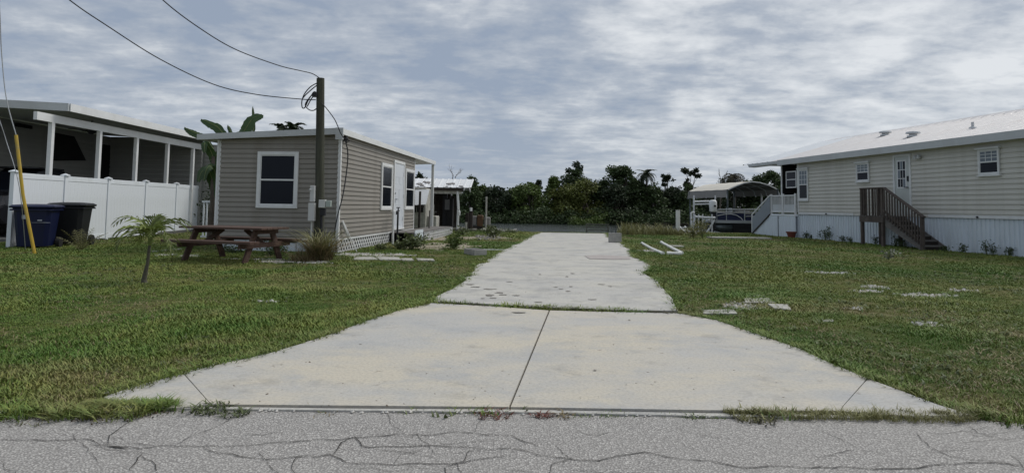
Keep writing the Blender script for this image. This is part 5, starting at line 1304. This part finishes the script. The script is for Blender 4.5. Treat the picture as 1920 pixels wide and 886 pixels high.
for j in (0, n-2):
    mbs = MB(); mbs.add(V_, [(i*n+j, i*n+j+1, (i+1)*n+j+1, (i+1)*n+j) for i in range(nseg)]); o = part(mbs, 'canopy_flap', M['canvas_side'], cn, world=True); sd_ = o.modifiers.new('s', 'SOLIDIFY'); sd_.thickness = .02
shd = MB(); shd.add([p+Vector((0, 0, -.035)) for p in V_], [(i*n+j, i*n+j+1, (i+1)*n+j+1, (i+1)*n+j) for i in range(nseg) for j in range(1, n-2)]); part(shd, 'canopy_shade_layer', mat('painted canopy shade', (.10, .10, .095), .9, .1, 2), cn, world=True)  # extra dark layer under the fabric, its colour painting the shade inside the arch
for i in range(0, nseg+1, 2): part(MB().tube([p+back*(i/nseg)+Vector((0, 0, -.05)) for p in FA], .03, 6), 'hoop', M['alu'], cn, world=True)
for k in (1, n-2): 
    for i in (0, 1): b_ = FA[k]+back*(i*.96); part(MB().tube([(b_.x, b_.y, -.7), (b_.x, b_.y, b_.z)], .05, 8), 'canopy_leg', M['tube'], cn, world=True)
for j in range(2, n-2, 2): part(MB().tube([FA[j]+Vector((0, 0, -.06)), FA[j]+back+Vector((0, 0, -.06))], .02, 6), 'purlin', M['alu'], cn, world=True)

# ================================================================== PLANTS
def frond_mesh(name, length, leaf, droop, n, wd, mt, width=.02, seed=0, up=.6, fold=.25, fwdk=.35):
    rr = random.Random(seed); mb = MB(); pts = []; p = Vector((0, 0, 0)); a = up
    for i in range(n+1):
        pts.append(p.copy()); a -= droop/n; p = p + Vector((math.cos(a), 0, math.sin(a)))*length/n
    mb.tube(pts, .008*wd/.02+.002, 5, .002)
    for i in range(1, n+1):
        t_ = i/n; ll = leaf*math.sin(math.pi*min(1, .25+t_*.72))**.7
        d = (pts[i]-pts[i-1]).normalized()
        for s in (-1, 1):
            side = Vector((0, s, 0)); lean = d*(fwdk+.5*t_); dirv = (side+lean+Vector((0, 0, fold*rr.uniform(.2, 1)))).normalized()
            q1 = pts[i]+dirv*ll*.5; q2 = q1+(dirv+Vector((0, 0, -.7*rr.uniform(.5, 1.3)))).normalized()*ll*.5
            wv = d*wd*rr.uniform(.8, 1.2); mb.add([pts[i]-wv*.4, pts[i]+wv*.4, q1+wv*.5, q1-wv*.5, q2], [(0, 1, 2, 3), (3, 2, 4)])
    return mesh(mb, name, mt, fix=False)
# young palm
yp_ = thing('young_palm', G(271, 531), 0, 'young palm sapling with thin trunk and arching fronds in the left lawn', 'palm')
Yy = yp_.location.y; ctop = P(282, 447, Yy)-yp_.location
part(MB().tube([(-.0, 0, -.02), (-.01, 0, .06), (.03, 0, .3), ctop], [.048, .036, .022, .020], 10), 'trunk', mat('palm trunk', (.085, .08, .06), .9, .3, 8, bump=.5, bscale=40), yp_)
fr = [(0, .95, .8, .72), (25, 1.0, .9, .60), (170, 1.0, .9, .80), (195, .8, 1.0, .60), (150, .7, 1.1, .45), (75, 1.35, .3, .36), (100, 1.2, .4, .38), (-30, .8, 1.1, .62), (215, .5, 1.0, .55), (-60, .9, .9, .4), (250, .9, .9, .42), (-12, .35, 1.2, .62), (120, .9, .7, .42)]
for i, (az, up, dr2, ln) in enumerate(fr):
    part(frond_mesh('frond', ln*1.0, .30, dr2*2.0+.45, 9, .034, L['youngpalm'], seed=i, up=up*1.0+.55, fold=-.25, fwdk=1.1), 'frond', None, yp_, loc=ctop).rotation_euler = (0, 0, R(az))
part(MB().tube([ctop-Vector((0, 0, .10)), ctop, ctop+Vector((.005, 0, .07))], [.024, .036, .02], 8), 'crownshaft', L['youngpalm'], yp_)
part(MB().tube([ctop, ctop+Vector((.02, 0, .36))], .01, 5, .002), 'spear', L['youngpalm'], yp_)
# spiky sprout next to the bins
sp3 = thing('palm_sprout', G(152, 470), 0, 'small yellowish palm sprout in the grass to the right of the bins', 'sprout')
for i in range(9):
    part(frond_mesh('frond', random.uniform(.5, .75), .18, .5, 10, .014, L['tallgrass'], seed=50+i, up=random.uniform(.8, 1.35)), 'frond', None, sp3).rotation_euler = (0, 0, R(i*40+random.uniform(-15, 15)))
# grassy clumps and weeds
def clump(name, loc, n, h, spread, wd, mt, label, cat, lean=.9, seed=0, mt2=None, n2=0, seg=4, group=None):
    t = thing(name, loc, 0, label, cat, group); s = tuft('blades', n, h, spread, wd, seed, mt, lean, seg); part(s.data, 'blades', None, t)
    if n2: s = tuft('dry_blades', n2, h*.7, spread*1.2, wd, seed+1, mt2, lean*1.6, seg); part(s.data, 'dry_blades', None, t)
    return t
clump('ornamental_grass', G(601, 489), 240, .78, .20, .018, L['tallgrass'], 'large tuft of straw and green grass at the foot of the utility pole', 'grass clump', 1.0, 3, L['dry'], 320, 5)
clump('ornamental_grass', G(568, 490), 40, .4, .22, .016, L['dry'], 'small dry tuft on the left side of the big grass clump at the pole', 'grass clump', 1.1, 4, L['dry'], 120, 4)
def bush(name, loc, r, h, n, lw, mt, label, cat='weed', seed=0, stems=5, group=None):
    rr = random.Random(seed); t = thing(name, loc, 0, label, cat, group); sm = MB(); lf_ = MB()
    for i in range(stems):
        lw_ = lw*.72; a = rr.uniform(0, 6.28); e = Vector((math.cos(a)*r*.7*rr.random(), math.sin(a)*r*.7*rr.random(), h*rr.uniform(.6, 1))); sm.tube([(0, 0, 0), e*.5+Vector((0, 0, h*.08)), e], .008+.006*h, 5, .003)
        for k in range(int(n*1.7)//stems):
            u = rr.uniform(.15, 1.0)**.8; c = e*u+Vector((rr.gauss(0, r*.28), rr.gauss(0, r*.28), rr.gauss(0, h*.08)))
            if c.z < .01: c.z = .02
            d = Vector((rr.gauss(0, 1), rr.gauss(0, 1), rr.gauss(.3, .6))).normalized(); b = d.cross(Vector((rr.gauss(0, 1), rr.gauss(0, 1), rr.gauss(0, 1)))).normalized(); ll = lw_*rr.uniform(.7, 1.4)
            lf_.add([c, c+d*ll*.5+b*ll*.28, c+d*ll, c+d*ll*.5-b*ll*.28], [(0, 1, 2, 3)])
    part(sm, 'stems', L['weed'], t); part(mesh(lf_, 'leaves', mt, fix=False), 'leaves', None, t); return t
bush('weed_bush', G(772, 469), .50, .42, 300, .11, L['weed'], 'bushy dark weed growing in front of the deck lattice', seed=1, stems=9)
bush('weed_bush', G(748, 468), .35, .24, 150, .10, L['weed'], 'lower weed between the steps and the bushy one', seed=2, stems=7)
bush('weed_bush', G(715, 469), .28, .18, 90, .09, L['weed'], 'weed at the foot of the standpipe by the cottage', seed=8, stems=6)
bush('weed_bush', G(852, 468), .32, .44, 260, .10, L['mid'], 'rounded green weed alone on the pale sand beside the driveway', seed=3, stems=8)
bush('weed_bush', G(515, 478), .45, .34, 200, .09, L['deep'], 'low dark weed behind the picnic table under the cottage', seed=4, stems=6)
bush('weed_bush', G(440, 474), .5, .22, 160, .08, L['deep'], 'low weed under the cottage between the picnic table legs', seed=5, stems=6)
bush('weed_bush', G(925, 446), .5, .5, 160, .13, L['weed'], 'scruffy weed on the rubble left of the driveway far end', seed=6)
bush('weed_bush', G(1300, 446), .6, .6, 260, .11, L['tallgrass'], 'pale scrubby weed among the boat lift posts', seed=7, stems=8)
bush('weed_bush', G(1317, 446), .5, .85, 180, .11, L['tallgrass'], 'tall thin weed in front of the boat lift brace', seed=9, stems=8)
bush('weed_bush', G(866, 441), .5, .35, 120, .12, L['weed'], 'small weed before the shed corner post', seed=10)
wl_ = [(1541, 449, .35, 'weed at the white skirting under the middle of the three windows'), (1548, 450, .5, None), (1555, 451, .6, None), (1566, 451, .5, None), (1580, 453, .25, None), (1595, 454, .25, None), (1640, 459, .35, None), (1690, 464, .3, None),
       (1805, 474, .3, None), (1850, 477, .45, None), (1862, 478, .35, None), (1772, 472, .2, None), (1893, 480, .25, None), (1512, 447, .35, None), (1522, 447.5, .18, None), (1680, 463, .45, None)]
pl_ = ['just right of the flower pot', ]
import itertools
labs = {1541: 'dark weed against the white skirting, left end of the weedy row', 1548: 'tall dark weed in the row against the white skirting', 1555: 'tallest weed in the row against the white skirting', 1566: 'bushy weed at the right of the tallest skirting weed', 1580: 'low weed between the skirting row and the stair post',
 1595: 'low weed just left of the wooden stair landing', 1640: 'weed under the wooden stair landing', 1690: 'small weed beneath the wooden stair stringer', 1805: 'weed against the skirting right of the bottom stair step', 1850: 'tall thin weed at the skirting near the right edge', 1862: 'shorter weed right of the tall thin one near the right edge',
 1772: 'tiny weed beside the bottom stair tread', 1893: 'rightmost small weed against the white skirting', 1512: 'weed beside the flower pot at the skirting', 1522: 'low weed between the flower pot weed and the weedy row', 1680: 'weed behind the landing post under the stair'}
for i, (x, y, h, _) in enumerate(wl_): bush('skirting_weed', G(x, y), .16+.1*h, h, int(90*h+40), .075, L['deep'], labs[x], seed=20+i, stems=4, group='weeds along the white skirting')
gp_ = bush('faded_plant', G(1666, 487), .22, .28, 60, .09, mat('pale seed heads', (.22, .23, .18), .8, .2, 4, island=.3), 'pale wispy plant in the lawn before the stair', seed=31, group=None)
# fringe of tall grass on the right bank behind the lawn
V = []; rs_ = random.Random(3)
for _ in range(230):
    x = rs_.uniform(1165, 1292); hgt = 1.0 if 1185 < x < 1240 else .6; p = G(x, rs_.uniform(436, 441)); V.append((p.x, min(p.y, np.interp(p.x, [q[0] for q in SHORE], [q[1] for q in SHORE])-.2), 0.0))
scatter('bank_grass', V, [rs_.uniform(.4, 1.1)*(1.25 if 3.8 < v[0] < 7.5 else .7) for v in V], [rs_.uniform(0, 6.28) for _ in V], tuft('bank_tuft', 16, .50, .22, .022, 61, L['tallgrass'], .5, 3))
V = []
for _ in range(200):
    x = rs_.uniform(-9, 0.3); V.append((x, np.interp(x, [q[0] for q in SHORE], [q[1] for q in SHORE])-rs_.uniform(.3, 2.4), 0))
scatter('bank_grass', V, [rs_.uniform(.3, .7) for v in V], [rs_.uniform(0, 6.28) for _ in V], tuft('bank_tuft', 18, .40, .22, .03, 62, L['weed'], .6, 3))
# road edge weeds
clump('road_weed', G(399, 770), 130, .055, .11, .010, L['weed'], 'small green weed clump in the road joint near the left apron corner', 'weed', 1.3, 71, group=None)
clump('road_weed', G(441, 779), 80, .04, .07, .009, L['weed'], 'low weed clump just right of the left road joint one', 'weed', 1.4, 72)
clump('road_weed', G(925, 779), 150, .028, .11, .008, L['redweed'], 'dead red brown weed clump in the road joint before the central slab joint', 'weed', 1.8, 73)
clump('road_weed', G(1015, 781), 40, .035, .06, .010, L['redweed'], 'small dry weed in the road joint right of the red one', 'weed', 1.6, 74)
clump('road_weed', G(1058, 782), 30, .035, .06, .010, L['dry'], 'second small dry weed further right in the road joint', 'weed', 1.6, 75)
clump('road_weed', G(1410, 784), 130, .05, .12, .009, L['tallgrass'], 'dark scruffy weed clump at the left end of the road verge grass', 'weed', 1.2, 76, mat('dark thatch', (.06, .055, .03)), 80)

# ------------------------------------------------------------------ trees
def leafcloud(mb, c, r, n, lw, rr, flat=.8):
    for _ in range(n):
        d = Vector((rr.gauss(0, 1), rr.gauss(0, 1), rr.gauss(0, 1))).normalized(); k = r*(rr.random()**.45); q = c+Vector((d.x*k, d.y*k, d.z*k*flat))
        a = Vector((rr.gauss(0, 1), rr.gauss(0, 1), rr.gauss(0, .6))).normalized(); b = a.cross(Vector((rr.gauss(0, 1), rr.gauss(0, 1), rr.gauss(0, 1)))).normalized(); l = lw*rr.uniform(.6, 1.5)
        mb.add([q, q+a*l*.5+b*l*.32, q+a*l, q+a*l*.5-b*l*.32], [(0, 1, 2, 3)])
def tree_meshes(seed, h, w_, kind, lw=.26, n=5200):
    rr = random.Random(seed); tk = MB(); lv = MB()
    tk.tube([(0, 0, -.4), (rr.uniform(-.1, .1)*w_, 0, h*.3), (rr.uniform(-.12, .12)*w_, rr.uniform(-.1, .1)*w_, h*.62), (rr.uniform(-.1, .1)*w_, 0, h*.9)], [.16*h/6+.05, .12*h/6, .07*h/6, .02], 8)
    cl = []
    K = 26 if kind != 'sparse' else 15
    for i in range(K):
        u = rr.random()
        if kind == 'round': z = h*(.30+.62*u); rad = w_*.5*math.sin(math.pi*min(1, .18+u*.74))
        elif kind == 'cone': z = h*(.2+.78*u); rad = w_*.5*(1.05-u)
        elif kind == 'full': z = h*(.06+.86*u); rad = w_*.5*(.62+.38*math.sin(math.pi*(.15+.75*u)))*(1-u**4*.4)
        else: z = h*(.4+.6*u); rad = w_*.5
        a = rr.uniform(0, 6.283); k = rad*rr.uniform(.35, 1.0)
        c = Vector((math.cos(a)*k, math.sin(a)*k, z)); cl.append((c, w_*rr.uniform(.10, .22) if kind != 'sparse' else w_*rr.uniform(.06, .13)))
        base = Vector((0, 0, z*rr.uniform(.45, .75))); tk.tube([base, (base+c)/2+Vector((0, 0, .15*h*.1)), c], .035*h/6+.008, 5, .008)
    cl.append((Vector((0, 0, h*.93)), w_*.12))
    tot = sum(r**2 for _, r in cl)
    for c, r in cl: leafcloud(lv, c, r*1.15, max(20, int(n*r*r/tot)), lw, rr)
    return tk, lv
def tree(name, px, Y, ytop, wpx, kind, leaf, label, seed, n=4200, zb=-.45, lw=.26, cat='tree', group='trees across the canal', trunkm=None):
    b = P(px, 400, Y); h = P(px, ytop, Y).z-zb; w_ = wpx*Y/1200
    t = thing(name, (b.x, Y, zb), 0, label, cat, group); tk, lv = tree_meshes(seed, h, w_, kind, lw, n)
    part(tk, 'trunk', trunkm or M['bark'], t); part(mesh(lv, 'crown', leaf, fix=False), 'crown', None, t); return t
T = [(884, 77, 332, 46, 'cone', 'deep', 'dark pointed tree right behind the shed roof'), (903, 79, 347, 44, 'round', 'mid', 'small green tree just right of the pointed one by the shed'), (932, 77, 350, 48, 'full', 'darkest', 'dark low tree under the thin antenna mast'),
     (958, 80, 353, 50, 'full', 'deep', 'dark low tree left of the broad green one'), (992, 77, 342, 62, 'full', 'mid', 'broad low green tree left of the small pointed crown'), (1008, 82, 339, 18, 'sparse', 'darkest', 'thin dark tree top poking above the broad green one'), (1038, 78, 332, 36, 'cone', 'mid', 'small pointed green tree near the middle of the bank'),
     (1063, 77, 350, 62, 'full', 'olive', 'low yellowish tree beneath the small pointed one'), (1080, 80, 303, 44, 'sparse', 'darkest', 'tallest scraggly tree top above the olive crown'), (1078, 79, 316, 52, 'round', 'deep', 'dark round crown beneath the scraggly tree top'), (1096, 76.5, 338, 74, 'full', 'olive', 'wide olive green tree in the middle of the bank'),
     (1122, 79, 345, 50, 'full', 'deep', 'dark tree in the gap right of the wide olive one'), (1148, 79, 311, 56, 'round', 'deep', 'large dark tree with round crown, left of the tall pair'), (1172, 78, 310, 50, 'round', 'deep', 'large dark tree with round crown, right of the tall pair'), (1160, 76.5, 350, 70, 'full', 'darkest', 'dark understory tree beneath the two tall round crowns'),
     (1193, 79, 338, 44, 'round', 'deep', 'dark tree just left of the bare headed palm'), (1226, 78, 344, 60, 'full', 'deep', 'dark bushy tree to the right of the bank palm'), (1262, 79, 352, 56, 'full', 'darkest', 'dark tree behind the thin bare twigs, left of the canopy'), (1253, 80, 325, 24, 'sparse', 'darkest', 'thin twiggy tree above the dark crowns, left of the canopy'),
     (1296, 79, 318, 32, 'sparse', 'darkest', 'thin ragged tree rising just left of the boat canopy'), (1290, 78, 345, 50, 'full', 'deep', 'dark low tree behind the left edge of the boat canopy'), (1330, 80, 352, 70, 'full', 'darkest', 'low dark tree behind the tan boat canopy'), (1375, 80, 330, 60, 'full', 'darkest', 'dark tree left of the shaggy palm above the canopy'),
     (1420, 80, 328, 60, 'round', 'deep', 'dark tree between the shaggy palm and the cream home'), (1448, 79, 318, 54, 'round', 'deep', 'dark tree touching the porch roof of the cream home'), (1480, 80, 322, 60, 'full', 'deep', 'dark tree behind the far porch of the cream home'), (842, 80, 352, 50, 'full', 'deep', 'dark tree behind the shed roof ridge'), (800, 82, 345, 60, 'full', 'darkest', 'dark tree behind the cottage porch'),
     (785, 60, 322, 26, 'round', 'darkest', 'small dark crown peeking beside the porch roof of the cottage')]
for i, (px, Y, yt, wp, kd, lf3, lab) in enumerate(T):
    tree('bank_tree', px, Y, yt, wp*1.12, kd, L[lf3], lab, 100+i, n=(1500 if kd == 'sparse' else 5200))
# far-off second line of woods and overhanging mangrove fringe (single masses)
def mass(name, spans, leaf, seed, kind='stuff'):
    rr = random.Random(seed); lv = MB()
    for (xa, xb, Y, yt, yb, n, lw) in spans:
        for _ in range(n):
            px = rr.uniform(xa, xb); top = yt+4*math.sin(px*.11)+3*math.sin(px*.047+1)+rr.uniform(0, 5); py = top+(yb-top)*rr.random()**.8
            c = P(px, py, Y+rr.uniform(-2, 2)); leafcloud(lv, c, lw*2.2, 7, lw, rr)
    o = part(mesh(lv, name, leaf, fix=False), name, None); tag(o, None, None, None, kind); return o
mass('distant_woods', [(640, 1620, 92, 359, 412, 5200, .42)], L['darkest'], 5)
mass('mangrove_fringe', [(700, 1560, 75.2, 392, 421, 3000, .24)], L['deep'], 6)
mass('mangrove_fringe', [(1070, 1135, 73.8, 405, 422, 420, .2)], L['mid'], 7)
mass('distant_woods', [(-300, 640, 95, 366, 412, 1600, .5), (1600, 2300, 95, 370, 412, 900, .5)], L['darkest'], 8)
# palms
def palm(name, px, Y, ytop, n, ln, label, seed, zb=-.4, trunk_r=.14, droop=1.5, leaf=.42, mt=None, group=None, nl=10):
    top = P(px, ytop, Y); t = thing(name, (top.x, Y, zb), 0, label, 'palm', group); H = top.z-zb
    part(MB().tube([(0, 0, -.3), (.1, 0, H*.5), (0, 0, H)], [trunk_r*1.2, trunk_r, trunk_r*.8], 8), 'trunk', M['bark'], t); rr = random.Random(seed)
    base = [frond_mesh('frond', ln, leaf, droop*rr.uniform(.8, 1.3), nl, .13, mt or L['deep'], seed=seed+k, up=1.1-.4*k) for k in range(4)]
    for i in range(n):
        o = part(base[i % 4], 'frond', None, t, loc=(0, 0, H)); o.rotation_euler = (0, 0, R(i*360/n*2.4+rr.uniform(-15, 15)))
palm('bank_palm', 1212, 78, 327, 26, 1.5, 'dark palm head standing above the bank trees right of the tall round crowns', 1, mt=L['darkest'])
palm('shaggy_palm', 1375, 74, 331, 24, 2.2, 'shaggy brown palm crown behind the tan boat canopy', 2, mt=mat('brown palm thatch', (.055, .05, .028), .8, .3, 2, island=.3), droop=2.4)
palm('backyard_palm', 527, 38, 243, 12, .8, 'small palm head peeking over the left part of the cottage roof', 3, mt=L['darkest'], leaf=.3)
palm('backyard_palm', 549, 37, 241, 14, .85, 'spiky palm head just left of the utility pole above the cottage roof', 4, mt=L['darkest'], leaf=.3)
# bare dead trees
def dead(name, px, Y, ybase, ytop, wpx, label, seed, mt, depth=4, zb=-.4):
    rr = random.Random(seed); top = P(px, ytop, Y); t = thing(name, (top.x, Y, zb), 0, label, 'bare tree'); mb = MB(); H = top.z-zb
    def br(p, d, l, r, k):
        q = p+d*l; mid = (p+q)/2+Vector((rr.gauss(0, .04), rr.gauss(0, .04), 0))*l; mb.tube([p, mid, q], r, 5, r*.6)
        if k == 0: return
        for _ in range(rr.choice((2, 3))):
            dd = (d+Vector((rr.gauss(0, .38), rr.gauss(0, .3), rr.gauss(.12, .15)))).normalized(); br(p.lerp(q, rr.uniform(.6, 1)), dd, l*rr.uniform(.55, .8), r*.6, k-1)
    br(Vector((0, 0, 0)), Vector((0, 0, 1)), H*.55, .11, 0); br(Vector((0, 0, H*.5)), Vector((.05, 0, 1)).normalized(), H*.2, .06, depth)
    part(mb, 'branches', mt, t)
dead('dead_tree', 848, 60, 400, 296, 30, 'pale leafless tree rising above the white shed roof', 4, M['palebark'])
dead('dead_tree', 928, 82, 400, 333, 8, 'thin bare mast like tree above the dark trees right of the shed', 6, M['bark'], 1)
dead('dead_tree', 1352, 70, 400, 308, 20, 'bare forked snag rising left of the shaggy palm', 9, M['bark'], 2)
dead('dead_tree', 1246, 82, 400, 312, 12, 'bare thin twig tree above the dark bank trees left of the canopy', 12, M['palebark'], 3)
dead('dead_tree', 1226, 84, 400, 318, 12, 'faint bare twig right above the bank palm', 13, M['palebark'], 3)
# banana plant between the two left houses
bp_ = thing('banana_plant', (P(395, 400, 19.6).x, 19.6, 0), 0, 'banana plant with broad leaves rising between the carport and the cottage roof', 'banana plant')
def bleaf(pts, wd, name='leaf', tear=True, seed=0):
    sp = smooth_path(pts, 7); rr = random.Random(seed); mb = MB(); n = len(sp); V_ = []; F_ = []
    for i, p in enumerate(sp):
        t_ = i/(n-1); w_ = wd*math.sin(math.pi*min(.97, .06+t_*.94))**.55; d = (sp[min(i+1, n-1)]-sp[max(i-1, 0)]).normalized(); s = d.cross(Vector((0, -1, .35))).normalized()
        j = 1+rr.uniform(-.12, .12) if tear else 1
        V_ += [p-s*w_*j*.5+Vector((0, 0, -.04)), p, p+s*w_*.5*(1+rr.uniform(-.12, .12))+Vector((0, 0, -.04))]
    for i in range(n-1): F_ += [(3*i, 3*i+1, 3*i+4, 3*i+3), (3*i+1, 3*i+2, 3*i+5, 3*i+4)]
    mb.add(V_, F_); o = part(mesh(mb, name, L['banana'], fix=False), name, None, bp_); o.data.transform(wm(bp_).inverted()); o['_'] = 0; del o['_']
    part(MB().tube(sp, .018, 5, .006), 'midrib', mat('pale midrib', (.12, .15, .05), .5), o, world=True); return o
Yb = 19.6
bleaf([P(395, 300, Yb), P(440, 262, Yb+.2), P(458, 245, Yb), P(474, 222, Yb), P(494, 216, Yb-.1)], .42, seed=1)
bleaf([P(470, 262, Yb+.6), P(476, 240, Yb+.6), P(475, 215, Yb+.6), P(474, 199, Yb+.6)], .10, seed=2)
bleaf([P(420, 285, Yb), P(424, 262, Yb), P(410, 240, Yb), P(392, 230, Yb), P(377, 223, Yb)], .26, seed=3)
bleaf([P(400, 280, Yb), P(385, 258, Yb), P(368, 250, Yb), P(355, 244, Yb), P(346, 238, Yb)], .20, seed=4)
bleaf([P(440, 275, Yb), P(436, 255, Yb), P(430, 240, Yb), P(427, 234, Yb)], .12, seed=5)
bleaf([P(404, 380, Yb), P(400, 345, Yb), P(390, 318, Yb-.2), P(378, 322, Yb-.3), P(372, 340, Yb-.4)], .30, seed=6)
bleaf([P(408, 380, Yb-.4), P(406, 335, Yb-.4), P(398, 312, Yb-.6), P(388, 316, Yb-.8), P(382, 338, Yb-.9)], .26, seed=8)
bleaf([P(404, 330, Yb), P(398, 290, Yb), P(384, 268, Yb-.2), P(384, 285, Yb-.3)], .25, seed=7)
part(MB().tube([(0, 0, 0), (.05, 0, 1.2), (.0, 0, 2.6)], [.10, .08, .05], 10), 'stem', M['bark'], bp_)
part(MB().tube([(.25, .2, 0), (.3, .2, 1.0), (.35, .2, 1.9)], [.1, .08, .05], 10), 'stem', M['bark'], bp_)
bush('garden_shrub', (P(396, 430, 22.2).x, 22.2, 0), .5, 1.75, 400, .14, L['darkest'], 'dark shrub behind the picket railing between the houses', 'shrub', seed=77, stems=9)
# neighbours' background beyond the houses is hidden; grass last
grass_all()
